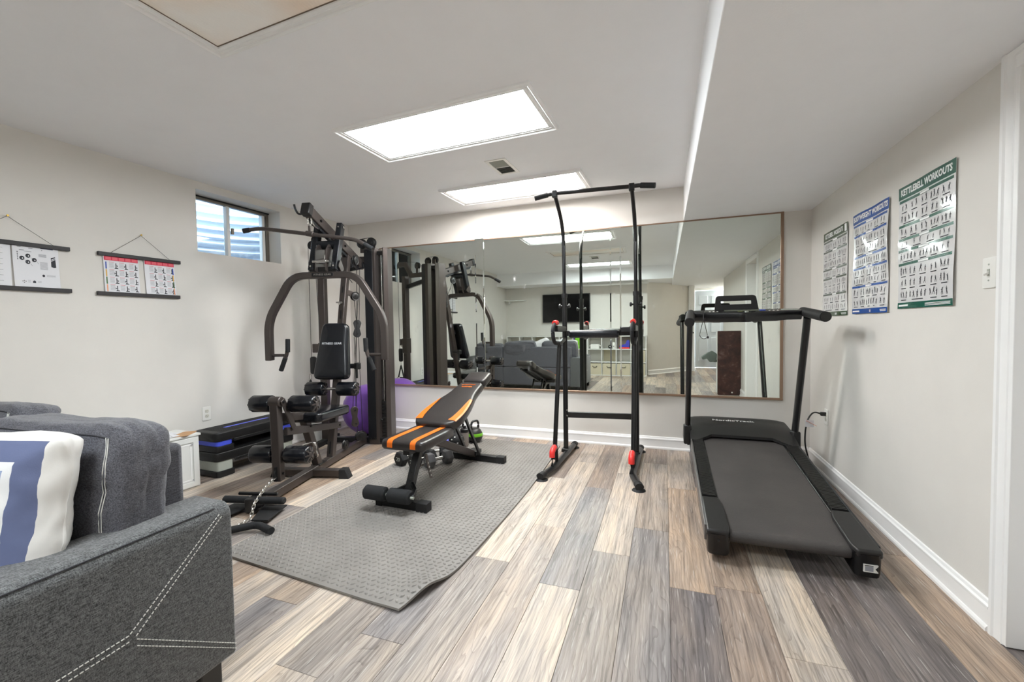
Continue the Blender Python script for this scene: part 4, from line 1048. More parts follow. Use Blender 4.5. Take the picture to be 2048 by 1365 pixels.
# floating pulleys and cables
def dumbbell_plate(p0, p1, w, th, ax, nm, m):
    p0, p1 = Vector(p0), Vector(p1); d = (p1 - p0); Lq = d.length; y = d.normalized(); z = Vector(ax).normalized(); x = y.cross(z)
    o = []
    for i in range(13): a = -PI + PI * i / 12; o.append((w * math.cos(a) * 1.0, w * math.sin(a)))
    o.append((w * 0.62, Lq * 0.5))
    for i in range(13): a = PI * i / 12; o.append((w * math.cos(a), Lq + w * math.sin(a)))
    o.append((-w * 0.62, Lq * 0.5))
    mb = MB(); mb.pad(o, -th / 2, th / 2, 0.002, basis(p0, x, y, z), steps=1); r = g(nm, mb, m)
    for q in (p0, p1):
        mb = MB(); mb.cyl(q - z * (th / 2 + 0.004), q + z * (th / 2 + 0.004), 0.009, 10); g('axle', mb, BLACKMET, 0, r)
dumbbell_plate((0.02, 1.33, 1.12), (0.02, 1.34, 1.22), 0.036, 0.045, (0.5, -0.87, 0), 'floating_pulley', BLACK)
dumbbell_plate((0.05, 1.18, 0.275), (0.05, 1.17, 0.405), 0.032, 0.03, (0.8, -0.6, 0), 'floating_pulley', GUN)
mb = MB(); mb.beam([(0.0, 1.12, 1.52), (0.05, 1.2, 1.49)], 0.02, 0.05); pb = g('pulley_arm', mb, GUN, 0.003)
pulley((0.065, 1.215, 1.475), (0.85, -0.5, 0), 0.042, pb, 0.03)
pulley((0.02, 1.33, 0.115), (0.85, -0.5, 0), 0.048); pulley((0.03, 1.345, 0.115), (0.7, -0.7, 0), 0.048)
pulley((0.045, 0.99, 0.125), (1, 0, 0), 0.042); pulley((-0.12, 0.88, 1.93), (1, 0, 0), 0.042); pulley((0.12, 1.13, 1.80), (1, 0, 0), 0.045)
mb = MB(); mb.cyl((0.03, 1.05, 0.83), (0.14, 1.06, 0.83), 0.022, 14, ch=0.004); mb.cyl((0.145, 1.06, 0.80), (0.145, 1.06, 0.86), 0.03, 14, ch=0.006); mb.cyl((0.135, 1.06, 0.72), (0.135, 1.06, 0.80), 0.012, 10); g('adjust_knob', mb, BLACK)
mb = MB()
for path in ([(-0.55, 1.49, 2.02), (-0.55, 1.49, 0.86)], [(0.085, 1.24, 1.49), (0.03, 1.18, 0.41)], [(0.05, 1.225, 1.46), (0.02, 1.33, 1.2)], [(0.05, 1.36, 1.75), (0.03, 1.36, 1.24)],
             [(0.02, 1.36, 1.09), (0.03, 1.37, 0.13)], [(0.0, 1.31, 1.09), (0.01, 1.31, 0.13)], [(0.03, 1.24, 0.40), (0.06, 1.26, 1.45)], [(0.12, 1.15, 1.76), (0.07, 1.24, 1.50)],
             [(-0.505, 1.49, 2.065), (-0.17, 1.49, 2.025)], [(0.02, 1.49, 2.068), (0.13, 1.47, 2.073)], [(0.0, 0.65, 2.09), (0.0, 1.30, 1.84)], [(-0.12, 0.86, 1.89), (-0.115, 0.90, 1.2)], [(0.05, 1.2, 1.60), (0.0, 1.1, 1.72)]):
    mb.tube(path, 0.0028, 6)
g('cable', mb, CABLE)

# lat bar hanging from the boom by a carabiner
LB = thing('lat_pulldown_bar', 'long grey lat bar with bent black ends hanging from the gym boom', 'bar', mtx=GM @ Matrix.Translation((0.0, 0.60, 1.93)))
pts = [(-0.50, -0.10, 0.045), (-0.41, -0.05, 0.065), (0.0, 0.0, 0.0), (0.36, 0.02, -0.085), (0.50, 0.0, -0.20)]
pts = arc([(-0.52, -0.06, 0.028), (-0.40, -0.03, 0.052), (0.37, 0.03, -0.052), (0.52, 0.0, -0.14)], 0.06, 5)
mb = MB(); mb.tube(pts, 0.0155, 12); P('bar', mb, GUN, LB)
mb = MB(); mb.tube([pts[0], Vector(pts[0]) * 0.25 + Vector(pts[1]) * 0.75], 0.0195, 12); P('grip', mb, FOAM, LB)
mb = MB(); mb.tube([Vector(pts[-1]) * 0.25 + Vector(pts[-2]) * 0.75, pts[-1]], 0.0195, 12); P('grip', mb, FOAM, LB)
mb = MB(); mb.cyl((-0.03, -0.002, 0.005), (0.03, 0.002, -0.005), 0.022, 14, ch=0.004); mb.box(-0.008, 0.008, -0.006, 0.006, 0.015, 0.065); P('swivel', mb, GUN, LB, 0.002)
mb = MB(); mb.tube([(0.014 * math.cos(2 * PI * i / 14), 0.004, 0.098 + 0.042 * math.sin(2 * PI * i / 14)) for i in range(14)], 0.004, 8, closed=True); P('carabiner', mb, ZINC, LB)

# D handle on the column pulley
DH = thing('cable_handle', 'black triangular cable handle hanging beside the perforated column', 'handle', mtx=GM @ Matrix.Translation((-0.555, 1.47, 0.70)))
mb = MB(); mb.tube([(0.012 * math.cos(2 * PI * i / 10), 0, -0.015 + 0.03 * math.sin(2 * PI * i / 10)) for i in range(10)], 0.003, 6, closed=True); P('carabiner', mb, ZINC, DH)
for s in (-1, 1):
    mb = MB(); mb.beam([(0, 0, -0.045), (s * 0.055, 0, -0.215)], 0.022, 0.004, up=(1, 0, 0.3)); P('strap', mb, BLACK, DH)
mb = MB(); mb.cyl((-0.065, 0, -0.22), (0.065, 0, -0.22), 0.014, 12, ch=0.003); P('grip', mb, FOAM, DH)

# chain from the lever to a short bar on the floor
ch = thing('chain', 'bright steel link chain running from the gym lever to the floor', 'chain', (-2.45, 1.95, 0))
pp = [Vector(GM @ Vector((0, 0.085, 0.15))), Vector(GM @ Vector((0.02, -0.05, 0.128))), Vector(GM @ Vector((0.05, -0.19, 0.085))), Vector((-2.395, 1.875, 0.016)), Vector((-2.385, 1.82, 0.012)), Vector((-2.375, 1.76, 0.012)), Vector((-2.385, 1.68, 0.016))]
cum = [0]
for a, b in zip(pp, pp[1:]): cum.append(cum[-1] + (b - a).length)
def along(s):
    for i in range(len(pp) - 1):
        if s <= cum[i + 1] or i == len(pp) - 2:
            q = (s - cum[i]) / (cum[i + 1] - cum[i]); return pp[i].lerp(pp[i + 1], q), (pp[i + 1] - pp[i]).normalized()
nl = int(cum[-1] / 0.0205)
for k in range(nl):
    c, d = along((k + 0.5) * cum[-1] / nl); up = Vector((0, 0, 1)) if k % 2 else d.cross(Vector((0, 0, 1))).normalized()
    up = (up - up.dot(d) * d).normalized(); mb = MB()
    mb.tube([c + d * 0.0165 * math.cos(2 * PI * i / 12) + up * 0.009 * math.sin(2 * PI * i / 12) for i in range(12)], 0.0026, 6, closed=True, up=d.cross(up))
    W('link', mb, ZINC, ch)
cb = thing('curl_bar', 'short black foam-covered curl bar lying on the mat edge', 'bar', (-2.25, 1.77, 0.02))
mb = MB(); q = arc([(-2.46, 1.62, 0.024), (-2.40, 1.67, 0.024), (-2.33, 1.72, 0.024), (-2.235, 1.80, 0.036), (-2.10, 1.765, 0.034)], 0.05, 5)
mb.tube(q, 0.013, 10); W('bar', mb, CHROME, cb)
mb = MB(); mb.tube(arc([(-2.355, 1.702, 0.024), (-2.24, 1.795, 0.036), (-2.095, 1.763, 0.034)], 0.05, 6), 0.0205, 14); W('grip', mb, FOAM, cb)

# purple exercise ball, pail
t = thing('exercise_ball', 'purple exercise ball behind the gym against the mirror wall', 'ball', (-3.10, 3.885, 0))
mb = MB(); prof = []
for j in range(49):
    a = PI * j / 48; z = 0.275 - 0.275 * math.cos(a); rr = 0.275 * math.sin(a) + (0.0022 if (j % 3 == 0 and 6 < j < 42) else 0); prof.append((rr, z))
mb.lathe(prof, 40); P('ball', mb, PURPLE, t, smooth=60)
mb = MB(); mb.cyl((0, 0, 0.549), (0, 0, 0.556), 0.012, 12, ch=0.002); P('valve_plug', mb, WHITE, t)
t = thing('pail', 'white plastic pail on the floor behind the gym seat', 'pail', (-3.43, 3.50, 0))
mb = MB(); mb.lathe([(0.062, 0), (0.075, 0.30), (0.08, 0.30), (0.08, 0.31), (0.072, 0.31), (0.06, 0.02)], 24); P('body', mb, WHITE, t)

# ============================================================ STEP PLATFORMS (stack of two along the left wall)
SA = R(-1.0)
def step(label, z, h, risermat, shade, y0=2.33):
    t = thing('step_platform', label, 'step', (lx(2.70) + 0.175, 2.705, z), SA + LANG * 0.2, 'stacked step platforms by the left wall')
    w, l = 0.29, 0.74
    mb = MB(); mb.pad(roundpoly([(w / 2, -l / 2), (w / 2, l / 2), (-w / 2, l / 2), (-w / 2, -l / 2)], 0.05), h - 0.075, h, 0.012, steps=3); tp = P('deck', mb, BLACK, t)
    mb = MB()
    for k in range(13): mb.box(-w / 2 + 0.022 + k * 0.0195, -w / 2 + 0.029 + k * 0.0195, -l / 2 + 0.06, l / 2 - 0.06, h - 0.001, h + 0.002)
    P('tread_ribs', mb, BLACK, tp)['kind'] = 'stuff'
    if risermat is BLUE:
        mb = MB(); mb.box(-0.018, 0.018, -0.20, 0.20, h, h + 0.0025); P('stripe', mb, BLUE, t)
    for s in (-1, 1):
        mb = MB(); mb.pad(roundpoly([(w / 2 - 0.01, s * l / 2 - s * 0.015), (w / 2 - 0.01, s * (l / 2 - 0.145)), (-w / 2 + 0.01, s * (l / 2 - 0.145)), (-w / 2 + 0.01, s * l / 2 - s * 0.015)], 0.03), h - 0.115 if risermat is BLUE else 0.045, h - 0.055, 0.004, steps=1); P('riser', mb, risermat, t)
        mb = MB(); mb.pad(roundpoly([(w / 2, s * l / 2 - s * 0.005), (w / 2, s * (l / 2 - 0.155)), (-w / 2, s * (l / 2 - 0.155)), (-w / 2, s * l / 2 - s * 0.005)], 0.03), 0.0, h - 0.11 if risermat is BLUE else 0.05, 0.006, steps=2); P('foot', mb, BLACK, t)
    for xx in (w / 2 - 0.012, -w / 2 + 0.002):
        mb = MB(); mb.box(xx, xx + 0.010, -l / 2 + 0.15, l / 2 - 0.15, h - 0.095, h - 0.07); P('skirt', mb, BLACK, t, 0.003)
    return t
step('lower step platform on the floor with pale grey risers', 0.0, 0.20, GREY, 0)
step('upper step platform with bright blue risers and blue stripe', 0.202, 0.158, BLUE, 0)

# ============================================================ WEIGHT BENCH (world coordinates)
B = thing('weight_bench', 'black and orange adjustable weight bench standing on the grey mat', 'bench', (-1.57, 2.80, 0.013))
bx = -1.575
mb = MB(); mb.pad(rrect(0.325, 0.43, 0.035, 5, bx, 2.49), 0.385, 0.452, 0.024, crown=0.004); st = W('seat_pad', mb, VINYLBR, B)
for x in (-0.085, 0.085):
    mb = MB(); vs = []; path = [(2.2735, 0.405), (2.2738, 0.43), (2.2765, 0.4385), (2.2815, 0.446), (2.289, 0.4515), (2.2985, 0.4538), (2.32, 0.4558), (2.35, 0.4574), (2.40, 0.4576), (2.62, 0.4576), (2.70, 0.454)]
    for (y, z) in path:
        for w in (-0.020, 0.020): vs.append((bx + x + w, y, z))
    mb.add(vs, [(2 * i, 2 * i + 1, 2 * i + 3, 2 * i + 2) for i in range(len(path) - 1)]); W('stripe', mb, ORANGE, B)
# back pad: hourglass outline in its own inclined frame
sl = R(16.5)
Mk = basis((bx, 2.665, 0.452), (1, 0, 0), (0, math.cos(sl), math.sin(sl)), (0, -math.sin(sl), math.cos(sl)))
half = [(0.05, 0.0), (0.115, 0.006), (0.155, 0.03), (0.178, 0.075), (0.182, 0.14), (0.178, 0.22), (0.165, 0.32), (0.146, 0.41), (0.128, 0.48), (0.118, 0.55), (0.114, 0.62), (0.112, 0.67), (0.104, 0.705), (0.086, 0.725), (0.05, 0.732)]
ol = [(x, y) for (x, y) in half] + [(-x, y) for (x, y) in reversed(half)]
mb = MB(); mb.pad(ol, -0.035, 0.035, 0.020, Mk, crown=0.004); bk = W('back_pad', mb, VINYLBR, B)
for s in (-1, 1):
    mb = MB(); pl = []
    for (x, y) in [(0.158, 0.05), (0.163, 0.10), (0.166, 0.16), (0.162, 0.24), (0.150, 0.32), (0.136, 0.39)]: pl.append((x, y))
    inner = [(0.105, 0.055), (0.118, 0.10), (0.124, 0.16), (0.127, 0.24), (0.128, 0.32), (0.129, 0.39)]
    vs = [];
    for (o_, i_) in zip(pl, inner):
        for (x, y) in (o_, i_): vs.append(Mk @ Vector((s * x, y, 0.0395 if x < 0.13 else 0.0372)))
    mb.add(vs, [(2 * i, 2 * i + 1, 2 * i + 3, 2 * i + 2) for i in range(len(pl) - 1)])
    for (o_, i_) in ((pl, pl),):
        vs = []
        for (x, y) in pl: vs += [Mk @ Vector((s * x, y, 0.0372)), Mk @ Vector((s * (x + 0.0125), y, 0.031))]
        mb.add(vs, [(2 * i, 2 * i + 1, 2 * i + 3, 2 * i + 2) for i in range(len(pl) - 1)])
    W('stripe', mb, ORANGE, B)
W('lettering', text_mb('LUSPER', 0.025, 0.0008, mtx=Mk @ Matrix.Translation((-0.0, 0.615, 0.0405)), sx=1.15, bold=0.0008), ORANGE, B)
mb = MB(); mb.tube([Mk @ Vector((x, y, 0.0405)) for (x, y) in ((-0.062, 0.645), (-0.035, 0.66), (-0.018, 0.652), (0.008, 0.668), (0.03, 0.655), (0.06, 0.66))], 0.003, 6); W('emblem', mb, ORANGE, B)
Mh = Mk @ Matrix.Translation((0, 0.745, 0)) @ Matrix.Rotation(R(3), 4, 'X')
mb = MB(); mb.pad(rrect(0.215, 0.185, 0.035, 5, 0, 0.095), -0.03, 0.04, 0.022, Mh, crown=0.004); W('head_pad', mb, VINYLBR, B)
for x in (-0.05, 0.05):
    mb = MB(); mb.beam([Mk @ Vector((x, 0.06, -0.055)), Mk @ Vector((x, 0.88, -0.05))], 0.02, 0.025); W('pad_rail', mb, BLACKMET, B, 0.003)
mb = MB(); mb.beam([(bx, 2.33, 0.365), (bx, 2.70, 0.365)], 0.05, 0.04); W('seat_frame', mb, BLACKMET, B, 0.004)
# rear: sloping beam to the crossbar, props
mb = MB(); mb.beam([(bx, 2.62, 0.375), (bx + 0.012, 3.34, 0.062)], 0.055, 0.055); W('main_beam', mb, GUN, B, 0.005)
mb = MB(); mb.beam([(-1.83, 3.345, 0.042), (-1.28, 3.325, 0.042)], 0.055, 0.05); rf = W('rear_foot', mb, BLACKMET, B, 0.004)
for (a, b) in (((-1.84, 3.3455, 0.041), (-1.765, 3.343, 0.041)), ((-1.345, 3.3275, 0.041), (-1.27, 3.325, 0.041))):
    mb = MB(); mb.beam([a, b], 0.062, 0.058); W('end_cap', mb, RUBBER, rf, 0.004)
mb = MB(); mb.box(bx - 0.035, bx + 0.055, 3.29, 3.40, 0.066, 0.10); W('hinge_bracket', mb, BLACKMET, B, 0.004)
for x in (-0.06, 0.06):
    mb = MB(); mb.beam([(bx + x + 0.02, 3.02, 0.47), (bx + x + 0.02, 3.30, 0.08)], 0.018, 0.025, up=(0, 1, 0.5)); W('back_prop', mb, BLACKMET, B, 0.003)
for x in (-0.04, 0.06):
    mb = MB(); mb.cyl((bx + x, 3.32, 0.085), (bx + x + 0.012 * (1 if x > 0 else -1), 3.32, 0.085), 0.011, 8); W('bolt', mb, CHROME, B)
# front: post, foot, rollers, adjuster
mb = MB(); mb.beam([(bx, 2.49, 0.36), (bx, 2.335, 0.065)], 0.052, 0.045, up=(0, -1, 0.4)); fp = W('front_post', mb, BLACKMET, B, 0.004)
for z in (0.17, 0.215):
    y = 2.335 + (z - 0.065) * 0.155 / 0.295 - 0.026
    mb = MB(); mb.cyl((bx, y + 0.003, z), (bx, y - 0.0005, z + 0.001), 0.006, 10); W('adjust_hole', mb, BLACK, fp)
mb = MB(); mb.beam([(-1.775, 2.31, 0.040), (-1.405, 2.30, 0.040)], 0.055, 0.052); ff = W('front_foot', mb, BLACKMET, B, 0.004)
for (a, b) in (((-1.785, 2.3105, 0.04), (-1.735, 2.309, 0.04)), ((-1.475, 2.302, 0.04), (-1.395, 2.30, 0.04))):
    mb = MB(); mb.beam([a, b], 0.062, 0.06); W('end_cap', mb, RUBBER, ff, 0.004)
mb = MB(); mb.cyl((-1.815, 2.235, 0.115), (-1.465, 2.235, 0.115), 0.010, 10); rr_ = W('roller_rod', mb, GREY, B)
for (xa, xb) in ((-1.825, -1.665), (-1.645, -1.485)):
    mb = MB(); mb.cyl((xa, 2.235, 0.115), (xb, 2.235, 0.115), 0.045, 24, ch=0.012); W('foam_roller', mb, FOAM, B)
mb = MB(); mb.beam([(-1.475, 2.235, 0.115), (-1.50, 2.31, 0.13), (bx + 0.02, 2.36, 0.15)], 0.02, 0.03); W('roller_arm', mb, BLACKMET, B, 0.003)
mb = MB(); mb.beam([(bx - 0.02, 2.36, 0.13), (bx - 0.09, 2.30, 0.10), (bx - 0.14, 2.24, 0.115)], 0.02, 0.03); W('roller_arm', mb, BLACKMET, B, 0.003)
mb = MB(); mb.pad(roundpoly([(-0.014, -0.10), (0.014, -0.10), (0.014, 0.09), (-0.014, 0.09)], 0.012), -0.003, 0.003, 0.001, basis((-1.445, 2.385, 0.275), (0, 1, -0.1), Vector((0, -0.35, 1)).normalized(), (1, 0, 0)), steps=1); ad = W('adjuster_strap', mb, GUN, B)
for k in range(4):
    mb = MB(); c = Vector((-1.4415, 2.385, 0.275)) + Vector((0, -0.35, 1)).normalized() * (-0.075 + k * 0.032); mb.cyl(c - Vector((0.001, 0, 0)), c + Vector((0.001, 0, 0)), 0.007, 10); W('adjust_hole', mb, CHROME, ad)

# ------------------------------------------------------------ hex dumbbells, kettlebells and small gear behind the bench
def hexdb(label, loc, rz, s=1.0, tone=None, n=1):
    t = thing('hex_dumbbell', label, 'dumbbell', loc, rz, 'hex dumbbells on the mat')
    r = 0.064 * s; L = 0.068 * s; gap = 0.05
    mb = MB(); mb.cyl((0, -gap, r * 0.87), (0, gap, r * 0.87), 0.015, 12); P('handle', mb, CHROME, t)
    for d in (-1, 1):
        mb = MB(); y0 = d * gap; y1 = d * (gap + L)
        mb.lathe([(r * 0.84, 0), (r, 0.012), (r, L - 0.012), (r * 0.84, L)], 6, (0, y0, r * 0.87), (0, d, 0)); hd = P('head', mb, tone or RUBBER, t, 0.003, smooth=20)
        P('number', text_mb('20', r * 0.7, 0.0004, mtx=basis((0, y1 + d * 0.0006, r * 0.87), (-d, 0, 0), (0, 0, 1), (0, d, 0))), GREY, hd)
    return t
hexdb('black hex dumbbell at the left edge of the mat, leftmost of the two together', (-2.07, 3.10, 0.014), R(-14))
hexdb('black hex dumbbell behind the bench front post, right of its twin', (-1.915, 3.07, 0.014), R(-16))
hexdb('grey-faced hex dumbbell under the bench seat', (-1.79, 3.12, 0.014), R(-32), 1.0, M('grey_rubber', (96, 96, 98), 0.6))
hexdb('black hex dumbbell under the bench, farther back than the grey-faced one', (-1.93, 3.28, 0.014), R(-62), 1.1)
def kettlebell(label, loc, rz, s, band=None):
    t = thing('kettlebell', label, 'kettlebell', loc, rz, 'kettlebells behind the bench')
    mb = MB(); mb.lathe([(0.05 * s, 0), (0.075 * s, 0.012 * s), (0.095 * s, 0.06 * s), (0.092 * s, 0.11 * s), (0.07 * s, 0.15 * s), (0.04 * s, 0.168 * s)], 24); P('bell', mb, M('kettlebell_vinyl', (46, 46, 44), 0.45), t, smooth=60)
    mb = MB(); mb.tube(arc([(-0.05 * s, 0, 0.14 * s), (-0.066 * s, 0, 0.21 * s), (-0.045 * s, 0, 0.255 * s), (0.045 * s, 0, 0.255 * s), (0.066 * s, 0, 0.21 * s), (0.05 * s, 0, 0.14 * s)], 0.03 * s, 4), 0.014 * s, 10); P('handle', mb, BLACKMET, t, smooth=60)
    if band:
        mb = MB(); mb.lathe([(0.0955 * s, 0.075 * s), (0.0972 * s, 0.085 * s), (0.0965 * s, 0.10 * s), (0.0935 * s, 0.112 * s)], 24); P('band', mb, band, t, smooth=60)
kettlebell('kettlebell with a lime green band, rightmost behind the bench props', (-1.80, 3.87, 0.014), R(70), 0.82, GREEN)
kettlebell('plain black kettlebell behind the bench props, left of the green-banded one', (-1.965, 3.84, 0.014), R(60), 0.86)
t = thing('slam_ball', 'black ball with pale printed marks on the mat behind the bench seat', 'ball', (-1.87, 3.60, 0.014))
mb = MB(); mb.sphere((0, 0, 0.075), 0.075, 24, 14); bl = P('ball', mb, RUBBER, t, smooth=60)
mb = MB()
for i in range(10):
    a, b = R(-100 + i * 23), R(20 + 25 * math.sin(i * 2.2)); n = Vector((math.cos(a) * math.cos(b), math.sin(a) * math.cos(b), math.sin(b))); c = Vector((0, 0, 0.075)) + n * 0.0755
    e = n.cross(Vector((0, 0, 1))).normalized(); f = e.cross(n)
    mb.add([c + e * 0.009 * math.cos(q * PI / 3) + f * 0.006 * math.sin(q * PI / 3) for q in range(6)], [tuple(range(6))])
P('printed_marks', mb, WHITE, bl)['kind'] = 'stuff'
t = thing('shaker_bottle', 'clear grey shaker bottle standing behind the bench props', 'bottle', (-1.83, 3.70, 0.014))
mb = MB(); mb.lathe([(0.034, 0), (0.037, 0.01), (0.040, 0.13), (0.040, 0.14)], 20); P('body', mb, M('smoky_plastic', (150, 140, 134), 0.2), t, smooth=60)
mb = MB(); mb.lathe([(0.043, 0.138), (0.043, 0.165), (0.036, 0.172), (0.016, 0.174), (0.015, 0.195)], 20); P('lid', mb, BLACK, t)
t = thing('hand_weight', 'small deep blue hand weight standing on end behind the bench seat', 'weight', (-2.01, 3.66, 0.014))
mb = MB(); mb.lathe([(0.022, 0), (0.034, 0.008), (0.034, 0.05), (0.017, 0.064), (0.017, 0.14), (0.034, 0.154), (0.034, 0.195), (0.022, 0.205)], 18); P('body', mb, DKBLUE, t, smooth=50)

# ============================================================ POWER TOWER (world coordinates)
T = thing('power_tower', 'tall black pull-up and dip tower with red accents in front of the mirror', 'exercise machine', (-0.53, 3.6, 0))
UL, UR = Vector((-0.845, 3.765, 0)), Vector((-0.232, 3.83, 0))
for (s, tip, bend, back, up_, dg) in ((-1, (-0.885, 3.055, 0.035), (-0.838, 3.28, 0.035), (-0.812, 4.01, 0.035), UL, (-0.872, 3.44)), (1, (-0.168, 3.06, 0.035), (-0.232, 3.30, 0.035), (-0.21, 4.06, 0.035), UR, (-0.236, 3.46))):
    mb = MB(); mb.sweep(arc([tip, bend, back], 0.06, 4), [(0.028 * math.cos(2 * PI * i / 12), 0.021 * math.sin(2 * PI * i / 12)) for i in range(12)]); br = W('base_rail', mb, BLACKMET, T)
    for q in (tip, back):
        d = Vector(bend) - Vector(q); d.normalize(); c = Vector(q) + d * 0.022
        mb = MB(); mb.lathe([(0.048, 0.0), (0.044, 0.006), (0.022, 0.016), (0.018, 0.03)], 20, (c.x, c.y, 0)); W('suction_foot', mb, RUBBER, br)
        mb = MB(); mb.sweep([Vector(q) - d * 0.006, Vector(q) + d * 0.05], [(0.031 * math.cos(2 * PI * i / 12), 0.024 * math.sin(2 * PI * i / 12)) for i in range(12)]); W('end_cap', mb, RUBBER, br)
    x, y = up_.x, up_.y
    mb = MB(); mb.tube([(x, y, 0.05), (x, y, 1.45)], 0.0225, 14); W('upright', mb, BLACKMET, T)
    mb = MB(); mb.box(x - 0.032, x + 0.032, y - 0.05, y + 0.05, 0.03, 0.062); W('upright_foot', mb, BLACKMET, br, 0.004)
    mb = MB(); mb.tube(arc([(x, y, 1.40), (x - 0.004, y, 2.05), (x - 0.012, y - 0.27, 2.262)], 0.2, 8), 0.0165, 12); W('extension_tube', mb, BLACKMET, T)
    mb = MB(); mb.tube([(x, y, 1.42), (x, y, 1.455)], 0.026, 14); W('collar', mb, BLACK, T)
    for q in (-1, 1):
        mb = MB(); mb.cyl((x + q * 0.020, y, 1.345), (x + q * 0.036, y, 1.345), 0.008, 8); mb.cyl((x + q * 0.034, y, 1.345), (x + q * 0.052, y, 1.345), 0.019, 8, ch=0.004); W('knob', mb, BLACK, T)
    ty = y - 0.10
    mb = MB(); mb.tube([(dg[0], dg[1], 0.05), (x - 0.002, ty - 0.10, 1.03)], 0.019, 12); W('diagonal_brace', mb, BLACKMET, T)
    # arm with looped handle and red ends
    mb = MB(); mb.beam([(x, y + 0.01, 1.135), (x, y - 0.34, 1.145)], 0.035, 0.05); W('dip_arm', mb, BLACKMET, T, 0.006)
    mb = MB(); mb.tube(arc([(x, y - 0.18, 1.02), (x - 0.004, y - 0.36, 1.025), (x - 0.004, y - 0.42, 1.08), (x - 0.004, y - 0.42, 1.15), (x, y - 0.35, 1.195), (x, y - 0.29, 1.19)], 0.045, 5), 0.016, 12); W('dip_handle', mb, FOAM, T)
    mb = MB(); mb.tube(arc([(x - 0.002, y - 0.375, 1.19), (x, y - 0.34, 1.197), (x, y - 0.30, 1.192)], 0.02, 3), 0.021, 12); W('red_sleeve', mb, RED, T)
    mb = MB(); mb.beam([(x, y - 0.02, 1.05), (x, y - 0.24, 1.015)], 0.03, 0.03); W('arm_strut', mb, BLACKMET, T, 0.004)
    # push-up loop low at the front
    bx2, by2 = bend[0], bend[1]
    mb = MB(); mb.tube(arc([(bx2 - 0.004, by2 - 0.03, 0.05), (bx2 - 0.004, by2 - 0.03, 0.17), (bx2 - 0.004, by2 + 0.10, 0.19), (bx2 - 0.004, by2 + 0.12, 0.05)], 0.035, 5), 0.014, 12); W('push_up_handle', mb, FOAM, T)
    mb = MB(); mb.tube(arc([(bx2 - 0.004, by2 - 0.032, 0.125), (bx2 - 0.004, by2 - 0.028, 0.172), (bx2 - 0.004, by2 + 0.05, 0.184)], 0.04, 5), 0.023, 12); W('red_sleeve', mb, RED, T)
mb = MB(); mb.beam([UL + Vector((0.015, 0, 0.365)), UR + Vector((-0.015, 0, 0.365))], 0.03, 0.05); W('crossbar', mb, BLACKMET, T, 0.004)
for (u, s) in ((UL, 1), (UR, -1)):
    for z in (0.39, 0.34):
        mb = MB(); mb.cyl(u + Vector((s * 0.02, -0.018, z + 0.02)), u + Vector((s * 0.02, -0.03, z + 0.02)), 0.008, 8); W('bolt', mb, CHROME, T)
mb = MB(); mb.beam([UL + Vector((0.015, -0.02, 1.10)), UR + Vector((-0.015, -0.02, 1.10))], 0.04, 0.05); W('pad_bar', mb, BLACKMET, T, 0.005)
mb = MB(); mb.pad(rrect(0.42, 0.16, 0.02, 4, -0.565, 3.66), 1.062, 1.128, 0.022); W('back_pad', mb, VINYL, T)
mb = MB(); mb.box(-0.61, -0.55, 3.62, 3.645, 1.1275, 1.1295); W('pad_label', mb, M('rust_print', (170, 100, 84), 0.5), T)
mb = MB(); mb.box(-0.35, -0.26, 3.70, 3.79, 1.105, 1.15); W('pad_sleeve', mb, BLACK, T, 0.005)
mb = MB(); mb.tube(arc([(-1.02, 3.475, 2.243), (-0.90, 3.497, 2.268), (-0.855, 3.50, 2.272), (-0.245, 3.56, 2.272), (-0.19, 3.557, 2.272), (-0.068, 3.535, 2.25)], 0.03, 4), 0.0165, 14); W('pull_up_bar', mb, BLACKMET, T)
for q in ([(-1.025, 3.474, 2.242), (-0.915, 3.494, 2.265)], [(-0.175, 3.5545, 2.2695), (-0.065, 3.5345, 2.2495)]):
    mb = MB(); mb.tube(q, 0.0215, 14); W('grip', mb, FOAM, T)
for x, y in ((-0.857, 3.497), (-0.244, 3.56)):
    mb = MB(); mb.box(x - 0.022, x + 0.022, y - 0.02, y + 0.02, 2.235, 2.295); W('bar_clamp', mb, BLACKMET, T, 0.006)

# ============================================================ TREADMILL (world coordinates)
TR = thing('treadmill', 'black folding treadmill with flat console facing the mirror, beside the right wall', 'treadmill', (0.54, 3.1, 0))
def tz(y): return 0.155 + (y - 2.26) * 0.103
def slab(x0, x1, y0, y1, dz0, dz1, n=1):
    mb = MB(); vs = []
    for y in (y0, y1):
        for (x, d) in ((x0, dz0), (x1, dz0), (x1, dz1), (x0, dz1)): vs.append((x, y, tz(y) + d))
    mb.add(vs, [(0, 1, 2, 3), (7, 6, 5, 4), (0, 4, 5, 1), (1, 5, 6, 2), (2, 6, 7, 3), (3, 7, 4, 0)]); return mb
XC, XL_, XRR = 0.545, 0.192, 0.898
BELT = NT('walking_belt'); _mp = BELT.coord(scale=(260, 260, 260)); _w = BELT.add('ShaderNodeTexVoronoi'); BELT.l(_mp.outputs[0], _w.inputs['Vector']); _w.inputs['Scale'].default_value = 1.0
_n = BELT.noise(BELT.coord().outputs[0], 3, 5, 0.6); _r = BELT.ramp(_n.outputs['Fac'], [(0.3, lin((58, 55, 54))), (0.7, lin((74, 70, 68)))]); BELT.l(_r.outputs[0], BELT.b.inputs['Base Color'])
BELT.b.inputs['Roughness'].default_value = 0.5; BELT.bump(_w.outputs['Distance'], 0.35, 0.002); BELT = BELT.m
mb = MB(); vs = []; prof = []
for (y, d) in [(3.75, -0.012), (2.40, -0.012), (2.32, -0.014)]: prof.append((y, tz(y) + d))
yr, zr = 2.315, tz(2.315) - 0.043
for i in range(9): a = R(90 + 20 * i); prof.append((yr + 0.03 * math.cos(a), zr + 0.03 * math.sin(a)))
